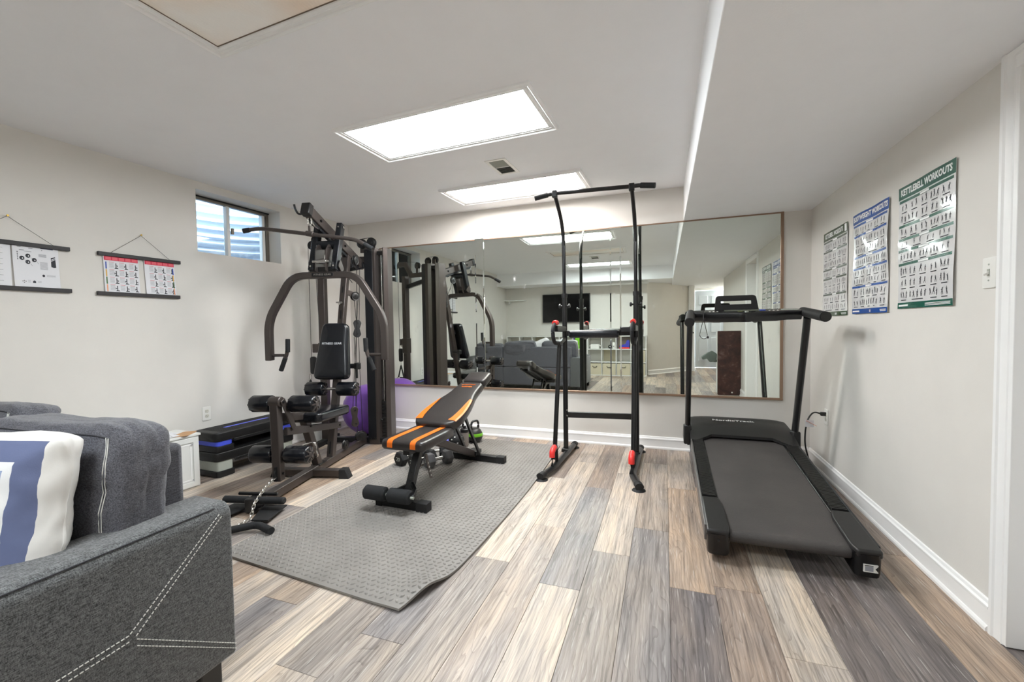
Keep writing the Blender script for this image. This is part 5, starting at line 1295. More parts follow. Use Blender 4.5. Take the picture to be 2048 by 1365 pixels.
prof += [(2.40, tz(2.4) - 0.075), (3.75, tz(3.75) - 0.075)]
for (y, z) in prof: vs += [(XC - 0.262, y, z), (XC + 0.262, y, z)]
k = len(prof); mb.add(vs, [(2 * i, 2 * i + 1, 2 * i + 3, 2 * i + 2) for i in range(k - 1)] + [tuple(2 * i for i in range(k)), tuple(2 * i + 1 for i in range(k - 1, -1, -1))])
W('belt', mb, BELT, TR, smooth=50)
TRG = M('treadmill_plastic', (29, 28, 28), 0.42, bump=(220, 0.08)); TRB = M('treadmill_gloss_black', (15, 15, 16), 0.25)
for s in (-1, 1):
    xi, xo = XC + s * 0.262, XC + s * 0.353
    mb = slab(min(xi, xo), max(xi, xo), 2.58, 3.60, -0.07, -0.006); rl = W('side_rail', mb, TRB, TR, 0.006)
    for j in range(58):
        y = 2.62 + j * 0.0158
        mb = slab(min(xi, xo) + 0.012, max(xi, xo) - 0.010, y, y + 0.0085, -0.006, 0.0045); W('grip_rib', mb, TRG, rl)
    mb = slab(xo - 0.006, xo + 0.006, 2.30, 3.75, -0.075, 0.004); W('rail_edge', mb, GUNDK if s > 0 else M('rail_edge_grey', (104, 102, 100), 0.4, metal=0.4), rl, 0.003)
    # wider rear end cap, deeper than the rail
    ol = [(xo, 2.255), (xi - s * 0.006, 2.25), (xi - s * 0.018, 2.30), (xi - s * 0.014, 2.52), (xi, 2.60), (xo, 2.60)]
    mb = MB(); vs = [(x, y, tz(y) + d) for d in (0.006, -0.03) for (x, y) in ol]; n = len(ol)
    mb.add(vs, [tuple(range(n)), tuple(range(2 * n - 1, n - 1, -1))] + [(i, (i + 1) % n, n + (i + 1) % n, n + i) for i in range(n)]); ec = W('rail_end_cover', mb, TRG, TR, 0.010, seg=3)
    x0, x1 = min(xi - s * 0.016, xo), max(xi - s * 0.016, xo); mb = MB()
    ol2 = roundpoly([(x0 + 0.002, 2.249), (x1 - 0.002, 2.249), (x1 - 0.002, 2.46), (x0 + 0.002, 2.46)], 0.03, 4)
    vs = [(x, y, tz(y) - 0.012) for (x, y) in ol2] + [(XC + (x - XC) * 0.996, y + 0.006, 0.052 + (y - 2.25) * 0.10) for (x, y) in ol2] + [((x - (x0 + x1) / 2) * 0.93 + (x0 + x1) / 2, (y - 2.35) * 0.93 + 2.355, 0.036 + (y - 2.25) * 0.10) for (x, y) in ol2]
    n = len(ol2); mb.add(vs, [tuple(range(n)), tuple(range(3 * n - 1, 2 * n - 1, -1))] + [(q * n + i, q * n + (i + 1) % n, (q + 1) * n + (i + 1) % n, (q + 1) * n + i) for q in range(2) for i in range(n)])
    eb = W('end_cap_body', mb, TRB, TR)
    mb = MB(); mb.cyl((x0 + 0.03, 2.36, 0.03), (x1 - 0.015, 2.36, 0.03), 0.03, 16, ch=0.004); W('rear_foot', mb, RUBBER, TR)
    if s > 0:
        mb = MB(); mb.box(x0 + 0.032, x1 - 0.022, 2.2475, 2.26, 0.066, 0.100); lb = W('warning_label', mb, WHITE, TR)
        mb = MB(); mb.box(x0 + 0.037, x1 - 0.040, 2.2465, 2.249, 0.071, 0.092); W('label_picture', mb, INKGREY, lb)
        mb = MB(); mb.add([(x1 - 0.0225, 2.2465, 0.096), (x1 - 0.0225, 2.2465, 0.070), (x1 - 0.033, 2.2465, 0.083)], [(0, 1, 2)]); W('label_mark', mb, BLACK, lb)
        mb = MB(); mb.box(x0 + 0.036, x1 - 0.040, 2.2465, 2.249, 0.094, 0.097); W('label_text', mb, BLACK, lb)
    else:
        mb = MB(); mb.cyl(((x0 + x1) / 2, 2.256, 0.112), ((x0 + x1) / 2, 2.2475, 0.112), 0.006, 10); W('tension_bolt', mb, BLACK, TR)
mb = slab(XC - 0.25, XC + 0.25, 2.40, 3.9, -0.078, -0.016); W('deck_board', mb, BLACK, TR)
# motor hood
mb = MB(); nx, ny = 14, 12; vs = []
def hood(u, v):
    x = XC + u * (0.353 + 0.006); y = 3.50 + 0.52 * v
    rise = 0.006 + 0.055 * math.sin(min(1, v / 0.55) * PI / 2) ** 1.4 - 0.05 * max(0, (v - 0.75) / 0.25) ** 2
    z = tz(y) + rise * (1 - 0.35 * abs(u) ** 6)
    return (x, y, z)
ins = [(-1, 0), (1, 0)]
def front(u): return 0.0 if abs(u) > 0.74 else 0.16 * min(1, (0.74 - abs(u)) / 0.10) ** 0.5
for j in range(ny + 1):
    for i in range(nx + 1):
        u = -1 + 2 * i / nx; f = front(u); v = f + (1 - f) * j / ny; vs.append(hood(u, v))
k = len(vs)
for j in range(ny + 1):
    for i in range(nx + 1): x, y, z = vs[j * (nx + 1) + i]; vs.append((x, y, z - 0.02 if 0 < i < nx and j not in (ny,) else tz(y) - 0.10 if j < ny else 0.10))
fs = []
for j in range(ny):
    for i in range(nx): q = j * (nx + 1) + i; fs += [(q, q + 1, q + nx + 2, q + nx + 1), (k + q + nx + 1, k + q + nx + 2, k + q + 1, k + q)]
edge = [i for i in range(nx + 1)] + [(j + 1) * (nx + 1) - 1 for j in range(1, ny + 1)] + [ny * (nx + 1) + i for i in range(nx - 1, -1, -1)] + [j * (nx + 1) for j in range(ny - 1, 0, -1)]
for a, b in zip(edge, edge[1:] + edge[:1]): fs.append((a, k + a, k + b, b))
mb.add(vs, fs); W('motor_hood', mb, TRG, TR, smooth=35)
mb = MB(); mb.box(XC - 0.33, XC + 0.33, 3.62, 4.0, 0.06, tz(3.62) - 0.02); W('motor_housing', mb, BLACK, TR, 0.01)
hz_ = hood(0, 0.62)
ny_ = Vector((0, 1, (hood(0, 0.66)[2] - hood(0, 0.58)[2]) / (hood(0, 0.66)[1] - hood(0, 0.58)[1]))).normalized(); nz_ = Vector((1, 0, 0)).cross(ny_)
W('lettering', text_mb('NordicTrack', 0.05, 0.0006, mtx=basis(Vector((XC - 0.03, hood(0, 0.60)[1], hood(0, 0.60)[2])) + nz_ * 0.004, (1, 0, 0), ny_, nz_), sx=1.15, bold=0.0006), WHITEINK, TR)
# uprights, base brackets
for s in (-1, 1):
    x0 = XC + s * 0.372
    mb = MB(); mb.sweep([(x0, 3.72, 0.24), (x0 - s * 0.004, 3.40, 1.20)], [(0.021 * math.cos(2 * PI * i / 16), 0.040 * math.sin(2 * PI * i / 16)) for i in range(16)], up=(0, 1, 0.3)); W('upright', mb, BLACKMET, TR)
    mb = MB(); mb.add([(x0 - 0.03, 3.64, 0.205), (x0 + 0.03, 3.64, 0.205), (x0 + 0.03, 3.86, 0.22), (x0 - 0.03, 3.86, 0.22), (x0 - 0.028, 3.64, 0.36), (x0 + 0.028, 3.64, 0.36), (x0 + 0.028, 3.79, 0.34), (x0 - 0.028, 3.79, 0.34)],
                      [(0, 1, 2, 3), (7, 6, 5, 4), (0, 4, 5, 1), (1, 5, 6, 2), (2, 6, 7, 3), (3, 7, 4, 0)]); W('upright_bracket', mb, BLACK, TR, 0.01)
    mb = MB(); mb.cyl((x0 - s * 0.09, 3.90, 0.04), (x0 - s * 0.05, 3.90, 0.04), 0.04, 18, ch=0.005); W('transport_wheel', mb, RUBBER, TR)
    xe = 0.928 if s > 0 else 0.158; ze = 1.2 if s > 0 else 1.178
    mb = MB(); mb.tube([(x0 - s * 0.012, 3.47, 1.242), (xe, 3.10, ze)], 0.032, 18); hd = W('handrail', mb, RUBBER, TR)
    mb = MB(); d = (Vector((xe, 3.10, ze)) - Vector((x0, 3.47, 1.242))).normalized(); mb.tube([Vector((xe, 3.10, ze)) - d * 0.002, Vector((xe, 3.10, ze)) + d * 0.006], 0.029, 18); W('rail_plug', mb, BLACK, hd)
# console: shallow dish between the uprights
ol = [(-0.375, 0.0), (-0.36, -0.045), (-0.27, -0.05), (-0.20, -0.10), (-0.05, -0.11), (-0.03, -0.125), (0.03, -0.125), (0.05, -0.11), (0.20, -0.10), (0.27, -0.05), (0.36, -0.045), (0.375, 0.0), (0.355, 0.07), (-0.355, 0.07)]
mb = MB(); mb.pad(ol, -0.035, 0.03, 0.008, Matrix.Translation((XC - 0.025, 3.44, 1.228)) @ Matrix.Rotation(R(9), 4, 'X'), steps=2); cs = W('console', mb, TRB, TR)
Mc = Matrix.Translation((XC - 0.025, 3.44, 1.228)) @ Matrix.Rotation(R(9), 4, 'X')
mb = MB(); mb.box(-0.11, 0.11, -0.015, 0.03, 0.029, 0.0325, mtx=Mc); W('display', mb, M('console_display', (120, 124, 110), 0.15), cs)
mb = MB(); mb.box(0.115, 0.15, -0.012, 0.012, 0.029, 0.033, mtx=Mc); W('blue_key', mb, M('blue_key', (60, 90, 210), 0.3), cs)
mb = MB(); mb.box(-0.03, 0.0, -0.05, -0.03, 0.029, 0.032, mtx=Mc); W('start_key', mb, M('olive_key', (96, 104, 50), 0.4), cs)
mb = MB(); mb.cyl(Mc @ Vector((0.02, -0.085, 0.029)), Mc @ Vector((0.02, -0.085, 0.037)), 0.012, 12); W('stop_key', mb, GREY, cs)
for x in (-0.21, -0.185, -0.16, 0.17, 0.195, 0.22):
    mb = MB(); mb.cyl(Mc @ Vector((x, -0.03, 0.029)), Mc @ Vector((x, -0.03, 0.0325)), 0.006, 8); W('key', mb, WHITE, cs)
for s in (-1, 1):
    mb = MB(); mb.pad(rrect(0.10, 0.06, 0.015, 4, s * 0.30, 0.01), 0.029, 0.032, 0.001, Mc, steps=1); W('cup_tray', mb, GREY if s > 0 else GUNDK, cs)
Mt = Mc @ Matrix.Translation((-0.025, 0.062, 0.026)) @ Matrix.Rotation(R(62), 4, 'X')
mb = MB(); t1 = roundpoly([(-0.145, 0), (0.145, 0), (0.132, 0.115), (-0.132, 0.115)], [0.004, 0.004, 0.025, 0.025]); t2 = roundpoly([(-0.10, 0.045), (0.10, 0.045), (0.10, 0.075), (-0.10, 0.075)], 0.006)
ring(mb, t1, t2, -0.004, 0.004, Mt); W('tablet_rest', mb, BLACK, cs, smooth=20)
sk = thing('safety_key_cord', 'thin black safety cord looped over the left of the treadmill console', 'cord', (0.235, 3.36, 1.1))
mb = MB(); mb.tube(arc([(0.30, 3.42, 1.262), (0.262, 3.345, 1.262), (0.262, 3.335, 1.20), (0.235, 3.335, 1.08), (0.262, 3.337, 1.055), (0.292, 3.337, 1.07), (0.264, 3.335, 1.20), (0.262, 3.345, 1.266)], 0.02, 4), 0.0022, 6); W('cord', mb, CABLE, sk)
mb = MB(); mb.box(0.284, 0.298, 3.330, 3.344, 1.062, 1.078); W('clip', mb, BLACK, sk, 0.003)
# power lead
mb = MB(); mb.tube(arc([(1.115, 3.80, 0.472), (1.06, 3.78, 0.49), (1.015, 3.75, 0.44), (0.998, 3.74, 0.36), (1.0, 3.76, 0.24), (1.05, 3.83, 0.09), (1.112, 3.93, 0.012), (1.0, 4.0, 0.01), (0.86, 4.0, 0.05)], 0.06, 6), 0.0055, 8); pc_ = W('power_cord', mb, CABLE, TR)
mb = MB(); mb.box(1.108, 1.149, 3.786, 3.814, 0.458, 0.486); W('plug', mb, BLACK, pc_, 0.006)
mb = MB(); mb.box(0.99, 1.045, 3.715, 3.718, 0.385, 0.435); W('tag', mb, PAPER, pc_)
mb = MB(); mb.beam([(0.995, 3.713, 0.432), (1.06, 3.713, 0.395)], 0.012, 0.002, up=(0, 0, 1)); W('tag_stripe', mb, ORANGE, pc_)

# ============================================================ SOFA
SF = thing('sofa', 'charcoal fabric sofa seen from behind its right arm, in the lower left corner', 'sofa', (-2.4, 0.5, 0))
def softbox(x0, x1, y0, y1, z0, z1, r, n=5, name='', mat=SOFA, par=SF, bul=0.0):
    mb = MB(); mb.box(x0, x1, y0, y1, z0, z1); return W(name, mb, mat, par, r, 40, n)
def sofa_arm(cx):
    ol = []
    for (sx, sz, a0, rr) in ((1, 1, 0, 0.042), (-1, 1, 90, 0.042), (-1, -1, 180, 0.012), (1, -1, 270, 0.012)):
        for i in range(7):
            a = R(a0 + 15 * i); ol.append((cx + sx * (0.10 - rr) + rr * math.cos(a), 0.344 + sz * (0.259 - rr) + rr * math.sin(a)))
    mb = MB(); mb.pad(ol, -1.0, -0.03, 0.012, basis((0, 0, 0), (1, 0, 0), (0, 0, 1), (0, -1, 0))); return W('arm', mb, SOFA, SF)
ARM = sofa_arm(-1.46)
sofa_arm(-3.48)
softbox(-2.832, -1.552, 0.86, 0.98, 0.42, 0.79, 0.02, 4, 'back_panel', CUSH); softbox(-2.832, -1.562, 0.86, 0.978, 0.085, 0.418, 0.02, 3, 'lower_back_panel', CUSH)
softbox(-3.40, -2.836, 0.86, 0.98, 0.42, 0.79, 0.02, 4, 'back_panel', CUSH); softbox(-3.40, -2.836, 0.86, 0.978, 0.085, 0.418, 0.02, 3, 'lower_back_panel', CUSH)
softbox(-3.38, -1.56, 0.06, 0.86, 0.085, 0.30, 0.02, 3, 'seat_base'); softbox(-2.465, -1.565, 0.04, 0.84, 0.30, 0.455, 0.05, 5, 'seat_cushion', CUSH); softbox(-3.375, -2.475, 0.04, 0.84, 0.30, 0.455, 0.05, 5, 'seat_cushion', CUSH)
for (x, y) in ((-1.42, 0.93), (-1.42, 0.09), (-3.52, 0.93), (-3.52, 0.09)):
    mb = MB(); mb.box(x - 0.035, x + 0.035, y - 0.035, y + 0.035, 0.0, 0.09); W('foot', mb, BLACK, SF, 0.006)
# twin stitching on the arm side and top seam
def stitch(pts, par, off):
    mb = MB(); P_ = [Vector(p) for p in pts]
    for a, b in zip(P_, P_[1:]):
        L = (b - a).length; n = max(1, int(L / 0.0105)); d = (b - a).normalized()
        for i in range(n):
            p = a + d * (i * L / n); q = p + d * (L / n * 0.66); mb.beam([p, q], 0.0022, 0.0022, up=off)
    return W('stitching', mb, STITCH, par)
ex = -1.3588
for o in (0.0, 0.019):
    stitch([(ex, 0.955 + o * 0.4, 0.575 - o * 0.5), (ex, 0.70 + o * 0.7, 0.352 - o * 0.75)], ARM, (1, 0, 0))['kind'] = 'stuff'
for o in (0.0, 0.017):
    stitch([(ex, 0.996, 0.118 - o), (ex, 0.70, 0.348 - o * 2.0 + 0.004)][:1] + [(ex, 0.715, 0.333 - o * 1.1)], ARM, (1, 0, 0))['kind'] = 'stuff'
    stitch([(ex, 0.70, 0.352 - o), (ex, 0.40, 0.335 - o)], ARM, (1, 0, 0))['kind'] = 'stuff'
mb = MB(); mb.tube([(-1.372, 0.06, 0.5945), (-1.372, 0.95, 0.5945)], 0.0018, 6); W('seam', mb, SEAM, ARM)

def cushion(name, label, c, size, rot, mat, seed, wr=0.010, p=6.0, par=None, seam=True, edge=False):
    """stuffed cushion: superellipsoid box with creases; local x wide, y thick, z tall"""
    w, d, h = size[0] / 2, size[1] / 2, size[2] / 2
    n = 30; vs = []; idx = {}; fs = []
    def pt(a, b, face):
        q = {0: (a, -1, b), 1: (-a, 1, b), 2: (1, a, b), 3: (-1, -a, b), 4: (a, b, 1), 5: (a, -b, -1)}[face]
        v = Vector(q); pn = (abs(v.x) ** p + abs(v.y) ** p + abs(v.z) ** p) ** (1 / p); v = v / pn
        if edge:
            e = max(abs(v.x), abs(v.z)); v.y *= (1 - min(1, e) ** 3.2) ** 0.55 if e < 1 else 0.02; v.y = v.y if abs(v.y) > 0.03 else 0.03 * (1 if q[1] > 0 else -1)
        else:
            v.y *= 1 + 0.28 * (1 - abs(v.x) ** 2) * (1 - abs(v.z) ** 2)
            v.z *= 1 - 0.05 * (1 - abs(v.x) ** 2) * (1 if v.z > 0 else 0)
        k = mnoise.fractal(Vector((v.x * 1.6 + seed, v.z * 3.2, v.y * 2 + seed)), 0.9, 2.1, 4)
        k2 = math.sin((v.z * 9 + v.x * 2.5 + 2 * mnoise.noise(Vector((v.x * 2 + seed, v.z * 2, 1)))) * 1.3)
        sd = min(1, max(0, (abs(v.x) - 0.45) * 2.2)); o = Vector((v.x * w, v.y * d, v.z * h))
        nr = Vector((v.x / w, v.y / d, v.z / h)).normalized()
        return o + nr * (wr * k + wr * 0.3 * k2 * sd)
    for f in range(6):
        for j in range(n + 1):
            for i in range(n + 1):
                v = pt(-1 + 2 * i / n, -1 + 2 * j / n, f); key = (round(v.x, 5), round(v.y, 5), round(v.z, 5))
                if key not in idx: idx[key] = len(vs); vs.append(v)
                fs.append((f, j, i, idx[key]))
    g_ = {(f, j, i): k for (f, j, i, k) in fs}; faces = []
    for f in range(6):
        for j in range(n):
            for i in range(n):
                q = [g_[(f, j, i)], g_[(f, j, i + 1)], g_[(f, j + 1, i + 1)], g_[(f, j + 1, i)]]; q = list(dict.fromkeys(q))
                if len(q) > 2: faces.append(tuple(q))
    mt = Matrix.Translation(c) @ Euler(rot, 'XYZ').to_matrix().to_4x4()
    mb = MB()
    if par is not None:
        mb.add([mt @ v for v in vs], faces); o = W(name, mb, mat, par, smooth=80); base = mt
    else:
        t = thing(name, label, 'pillow', mtx=mt); mb.add(vs, faces); o = P('cover', mb, mat, t, smooth=80); return t
    if seam:
        for dx in (0.975,):
            for s in (-1, 1):
                for tw in (0, 0.012):
                    pts = []
                    for k in range(15):
                        b = -0.92 + 1.84 * k / 14; v = pt(s * (dx - tw / w), b, 0); pts.append(mt @ (v + Vector((0, -0.0015, 0))))
                    m2 = MB(); m2.tube(pts, 0.0014, 5); W('stitching', m2, STITCH, o)
        pts = [mt @ (pt(-0.97 + 1.94 * k / 24, 0.90, 0) + Vector((0, -0.0012, 0.001))) for k in range(25)]
        m2 = MB(); m2.tube(pts, 0.0022, 5); W('seam', m2, SEAM, o)
        pts = [mt @ (pt(-0.97 + 1.94 * k / 24, -0.62, 0) + Vector((0, -0.0012, 0.001))) for k in range(25)]
        m2 = MB(); m2.tube(pts, 0.0022, 5); W('seam', m2, SEAM, o)
    return o
cushion('back_cushion', '', (-1.795, 0.79, 0.675), (0.66, 0.175, 0.46), (R(-7), 0, R(4)), CUSH, 2.3, par=SF)
cushion('back_cushion', '', (-2.51, 0.88, 0.675), (0.60, 0.16, 0.46), (R(-14), R(-3), R(-4)), CUSH, 7.1, par=SF)
cushion('back_cushion', '', (-3.15, 0.80, 0.65), (0.56, 0.17, 0.42), (R(-10), R(3), R(3)), CUSH, 4.4, par=SF)
cushion('throw_pillow', 'slate blue and white bordered throw pillow leaning on the charcoal sofa cushion', (-1.72, 0.565, 0.675), (0.50, 0.17, 0.47), (R(-10), R(1), R(17)), PILLOW, 9.7, wr=0.008, p=7, edge=True)
cushion('throw_pillow', 'plain white throw pillow on the sofa seen only in the mirror', (-2.17, 0.63, 0.69), (0.42, 0.15, 0.44), (R(-14), R(-20), R(-3)), M('white_cotton', (226, 226, 228), 0.85), 12.7, wr=0.008, p=7, edge=True)

# white cabinet with papers between sofa and steps
t = thing('cabinet', 'low white cabinet with framed side panel behind the sofa back', 'cabinet', (-3.46, 1.96, 0), LANG)
mb = MB(); mb.box(-0.14, 0.135, -0.26, 0.245, 0.0, 0.385); P('body', mb, WHITELAM, t, 0.004)
mb = MB(); ring(mb, [(-0.25, 0.01), (0.235, 0.01), (0.235, 0.375), (-0.25, 0.375)], [(-0.215, 0.045), (0.20, 0.045), (0.20, 0.34), (-0.215, 0.34)], 0.135, 0.143, basis((0, 0, 0), (0, 1, 0), (0, 0, 1), (1, 0, 0))); P('panel_frame', mb, WHITELAM, t, 0.002, smooth=20)
mb = MB(); ring(mb, [(-0.205, 0.055), (0.19, 0.055), (0.19, 0.33), (-0.205, 0.33)], [(-0.195, 0.065), (0.18, 0.065), (0.18, 0.32), (-0.195, 0.32)], 0.134, 0.1375, basis((0, 0, 0), (0, 1, 0), (0, 0, 1), (1, 0, 0))); P('panel_moulding', mb, TRIM, t, 0.001, smooth=20)
for (y, z) in ((0.19, 0.06), (0.19, 0.325)):
    mb = MB(); mb.cyl((0.143, y, z), (0.145, y, z), 0.005, 8); P('screw', mb, INKGREY, t)
mb = MB(); mb.box(-0.15, 0.145, -0.27, 0.255, 0.385, 0.402); P('top', mb, WHITELAM, t, 0.003)
for k, (dx, dy, rz, lab) in enumerate(((-0.02, 0.02, 0.1, 'white printed sheet on the cabinet, undermost'), (0.0, -0.02, -0.15, 'white printed sheet on top of the cabinet papers'))):
    p = thing('paper', lab, 'paper', (-3.46 + dx, 1.98 + dy, 0.403 + 0.003 * k), LANG + rz, 'papers on the white cabinet')
    mb = MB(); mb.box(-0.105, 0.105, -0.14, 0.14, 0, 0.0015); P('sheet', mb, PAPER, p)
    mb = MB()
    for j in range(8): mb.box(-0.08, 0.08 - 0.03 * (j % 3), 0.10 - j * 0.024, 0.106 - j * 0.024, 0.0015, 0.0018)
    P('print', mb, INKGREY, p)['kind'] = 'stuff'
p = thing('cardboard_flap', 'small tan cardboard piece lying on the white cabinet', 'cardboard', (-3.36, 2.13, 0.403), 0.5)
mb = MB(); mb.pad(roundpoly([(-0.05, -0.09), (0.05, -0.07), (0.04, 0.09), (-0.05, 0.08)], 0.02), 0, 0.004, 0.001, steps=1); P('sheet', mb, CARD, p)

# ============================================================ ROOM BEHIND THE CAMERA, SEEN IN THE MIRROR
t = thing('television', 'large black flat television on the wall opposite the mirror', 'television', (-2.255, -1.87, 1.59))
mb = MB(); mb.box(-0.585, 0.585, -0.02, 0.03, -0.345, 0.345); P('bezel', mb, BLACK, t, 0.006)
mb = MB(); mb.box(-0.565, 0.565, 0.03, 0.032, -0.315, 0.325); P('screen', mb, SCREEN, t)
mb = MB(); mb.box(-0.2, 0.2, -0.028, -0.018, -0.1, 0.1); P('wall_bracket', mb, BLACKMET, t)
mb = MB(); mb.box(-0.08, 0.02, 0.0302, 0.0312, -0.335, -0.328); P('indicator_strip', mb, GREY, t)
def cube_unit(label, x0, cols):
    t = thing('cube_shelf', label, 'shelf', (x0, -1.88, 0), 0, 'white cube shelves on the far wall')
    c = 0.325; wtot = cols * c + 0.02; d = 0.32
    for r in range(4):
        mb = MB(); z = r * 0.30; mb.box(0, wtot, 0, d, z, z + 0.018); P('shelf_board', mb, WHITELAM, t, 0.002)
    for k in range(cols + 1):
        mb = MB(); mb.box(k * c, k * c + 0.018, 0.0, d - 0.001, 0.018, 0.90); P('upright', mb, WHITELAM, t, 0.002)
    for k in range(cols):
        for r in range(3):
            if (k + 2 * r) % 3 == 0:
                mb = MB(); mb.box(k * c + 0.018, k * c + c, 0.004, 0.008, r * 0.30 + 0.018, r * 0.30 + 0.30); P('back_board', mb, TAN, t)
    return t
cube_unit('white cube shelf in the far left corner opposite the mirror, behind the sofa', -3.70, 3)
cube_unit('white cube shelf directly below the television', -2.70, 3)
cube_unit('white cube shelf with fabric bins, nearest the hall', -1.70, 4)
def bin_(label, x, z):
    t = thing('fabric_bin', label, 'bin', (x, -1.70, z), 0, 'cream fabric bins in the cube shelf')
    mb = MB(); w, d, h = 0.145, 0.13, 0.265
    mb.add([(-w, -d, 0), (w, -d, 0), (w, d, 0), (-w, d, 0), (-w, -d, h), (w, -d, h), (w, d, h), (-w, d, h), (-w + 0.008, -d + 0.008, h), (w - 0.008, -d + 0.008, h), (w - 0.008, d - 0.008, h), (-w + 0.008, d - 0.008, h),
            (-w + 0.01, -d + 0.01, 0.01), (w - 0.01, -d + 0.01, 0.01), (w - 0.01, d - 0.01, 0.01), (-w + 0.01, d - 0.01, 0.01)],
           [(0, 1, 2, 3), (0, 1, 5, 4), (1, 2, 6, 5), (2, 3, 7, 6), (3, 0, 4, 7), (4, 5, 9, 8), (5, 6, 10, 9), (6, 7, 11, 10), (7, 4, 8, 11), (8, 9, 13, 12), (9, 10, 14, 13), (10, 11, 15, 14), (11, 8, 12, 15), (12, 13, 14, 15)])
    P('body', mb, TAN, t, 0.003)
    mb = MB(); mb.tube(arc([(-0.05, d + 0.004, 0.20), (-0.03, d + 0.012, 0.175), (0.03, d + 0.012, 0.175), (0.05, d + 0.004, 0.20)], 0.02), 0.006, 8); P('handle', mb, BLACK, t)
for k, lab in enumerate(('cream fabric bin in the bottom row, first from the sofa', 'cream fabric bin in the bottom row, second from the sofa', 'cream fabric bin in the bottom row, third from the sofa', 'cream fabric bin in the bottom row, fourth from the sofa, nearest the hall')):
    bin_(lab, -1.70 + 0.325 * k + 0.172, 0.0185)
bin_('cream fabric bin in the middle row, alone above the bottom-row bins', -1.70 + 0.325 * 3 + 0.172, 0.3185)
Z3 = 0.6185
t = thing('game_console', 'white rectangular device with rounded ends on the upper shelf', 'device', (-1.53, -1.68, Z3))
mb = MB(); mb.box(-0.10, 0.10, -0.09, 0.09, 0, 0.105); P('body', mb, WHITE, t, 0.012)
for s in (-1, 1):
    mb = MB(); mb.cyl((s * 0.112, -0.04, 0.06), (s * 0.112, 0.04, 0.06), 0.022, 12, ch=0.004); P('end_roller', mb, WHITE, t)
    mb = MB(); mb.cyl((s * 0.112, 0.041, 0.06), (s * 0.112, 0.044, 0.06), 0.01, 10); P('button', mb, BLACK, t)
t = thing('toy_ball', 'small black ball on the upper shelf beside the white cylinder', 'ball', (-1.185, -1.66, Z3))
mb = MB(); mb.sphere((0, 0, 0.045), 0.045, 16, 10); P('ball', mb, BLACK, t, smooth=60)
mb = MB(); mb.cyl((0, 0.042, 0.05), (0, 0.047, 0.051), 0.014, 12); P('eye', mb, GREY, t)
t = thing('speaker', 'white upright cylinder device on the upper shelf', 'speaker', (-1.10, -1.66, Z3))
mb = MB(); mb.lathe([(0.032, 0), (0.038, 0.008), (0.030, 0.14), (0.024, 0.15)], 18); P('body', mb, WHITE, t, smooth=50)
mb = MB(); mb.cyl((0, 0.034, 0.06), (0, 0.037, 0.06), 0.011, 12); P('lens', mb, BLACK, t)
t = thing('toy_shoe', 'large blue toy shape with a red base on the upper shelf', 'toy', (-0.86, -1.68, Z3))
mb = MB(); mb.box(-0.11, 0.11, -0.08, 0.08, 0, 0.035); P('base', mb, RED, t, 0.006)
mb = MB(); mb.add([(-0.11, -0.07, 0.035), (0.11, -0.07, 0.035), (0.11, 0.07, 0.035), (-0.11, 0.07, 0.035), (-0.11, -0.07, 0.075), (0.02, -0.06, 0.11), (0.055, -0.05, 0.20), (0.10, -0.05, 0.20), (0.11, -0.07, 0.16), (-0.11, 0.07, 0.075), (0.02, 0.06, 0.11), (0.055, 0.05, 0.20), (0.10, 0.05, 0.20), (0.11, 0.07, 0.16)],
   [(0, 1, 2, 3), (0, 4, 5, 6, 7, 8, 1), (3, 2, 13, 12, 11, 10, 9), (0, 3, 9, 4), (4, 9, 10, 5), (5, 10, 11, 6), (6, 11, 12, 7), (7, 12, 13, 8), (8, 13, 2, 1)]); P('body', mb, DKBLUE, t, 0.006)
t = thing('binder', 'lime green binder standing in the cube shelf beside the sofa arm', 'binder', (-1.93, -1.66, Z3))
mb = MB(); mb.box(-0.05, 0.045, -0.1, 0.1, 0, 0.265); P('cover', mb, GREEN, t, 0.004)
mb = MB(); mb.box(-0.008, 0.0, 0.1, 0.102, 0.09, 0.16); P('spine_label', mb, M('dark_green_print', (60, 130, 30), 0.5), t)
t = thing('book', 'slim violet book standing left of the lime green binder', 'book', (-2.01, -1.66, Z3))
mb = MB(); mb.box(-0.012, 0.012, -0.1, 0.1, 0, 0.27); P('cover', mb, M('violet_cover', (126, 100, 170), 0.5), t, 0.002)
t = thing('corner_shelf', 'small white corner shelf high on the far wall', 'shelf', (lx(-1.9), -1.895, 1.80))
mb = MB(); mb.pad(roundpoly([(0.01, 0.0), (0.56, 0.0), (0.50, 0.09), (0.01, 0.20)], [0.003, 0.02, 0.06, 0.003]), 0, 0.022, 0.003, steps=1); P('board', mb, WHITELAM, t)
mb = MB(); mb.box(0.10, 0.125, 0.0, 0.10, -0.07, 0.0); P('bracket', mb, WHITELAM, t, 0.003)
t = thing('screen_case', 'long slim white roller case under the far soffit', 'roller screen', (-1.05, -1.42, 2.06))
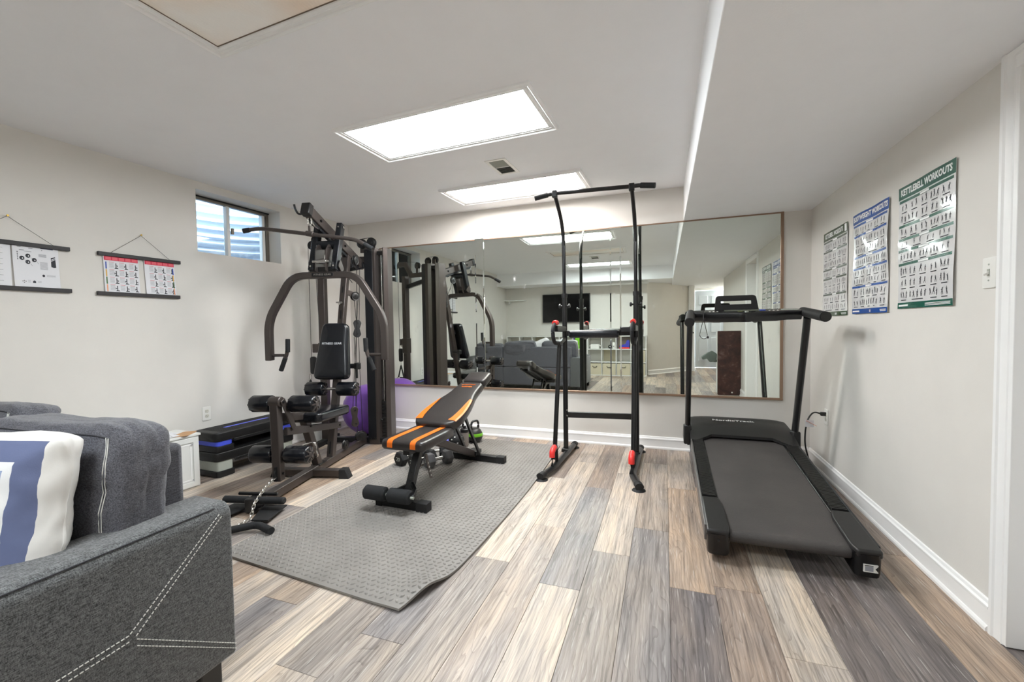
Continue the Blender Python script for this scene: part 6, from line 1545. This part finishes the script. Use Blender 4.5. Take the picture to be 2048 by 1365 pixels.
mb = MB(); mb.cyl((-0.72, 0, 0.03), (0.72, 0, 0.03), 0.035, 16, ch=0.004); P('case', mb, WHITELAM, t, smooth=50)
for s in (-1, 1):
    mb = MB(); mb.box(s * 0.6 - 0.015, s * 0.6 + 0.015, -0.02, 0.02, 0.05, 0.07); P('bracket', mb, GREY, t)
t = thing('folded_game_table', 'tall dark speckled board of a folded table standing beside the doorway', 'table', (1.02, 0.72, 0), R(-3))
mb = MB(); mb.pad(rrect(0.425, 1.04, 0.012, 3, 0, 0.525), 0.0, 0.022, 0.003, basis((0, 0.02, 0), (1, 0, 0), (0, 0, 1), (0, -1, 0)), steps=1); P('board', mb, BOARD, t)
for x in (-0.20, 0.20):
    mb = MB(); mb.box(x - 0.012, x + 0.012, -0.12, -0.003, 0.03, 1.02); P('side_frame', mb, WHITELAM, t, 0.004)
mb = MB(); mb.cyl((-0.213, -0.06, 0.55), (-0.26, -0.06, 0.55), 0.02, 12); mb.pad(roundpoly([(-0.02, -0.09), (0.07, -0.08), (0.09, 0.05), (0.02, 0.10), (-0.05, 0.07), (-0.15, 0.0), (-0.13, -0.05), (-0.06, -0.03)], 0.02), -0.03, 0.03, 0.012, basis((-0.30, -0.06, 0.62), (1, 0, 0), (0, 0, 1), (0, -1, 0))); P('grey_fitting', mb, M('grey_green_plastic', (98, 108, 102), 0.5), t)
mb = MB(); mb.cyl((0, 0.0201, 0.05), (0, 0.024, 0.05), 0.012, 12); P('screw_cap', mb, WHITE, t)
t = thing('added_hall_lamp', 'added round white lamp on the hall soffit, out of view, to brighten the hall', 'light', (1.75, -3.75, HS))  # added lamp, hidden from view, that brightens the hall and its door
mb = MB(); mb.lathe([(0.17, 0), (0.17, -0.02), (0.16, -0.028)], 24); P('base', mb, TRIM, t)
mb = MB(); mb.lathe([(0.155, -0.02), (0.14, -0.06), (0.09, -0.085), (0.02, -0.092)], 24); P('dome', mb, m_diffuser('added_lit_dome', 34.0, (1.0, 0.93, 0.86)), t, smooth=60)
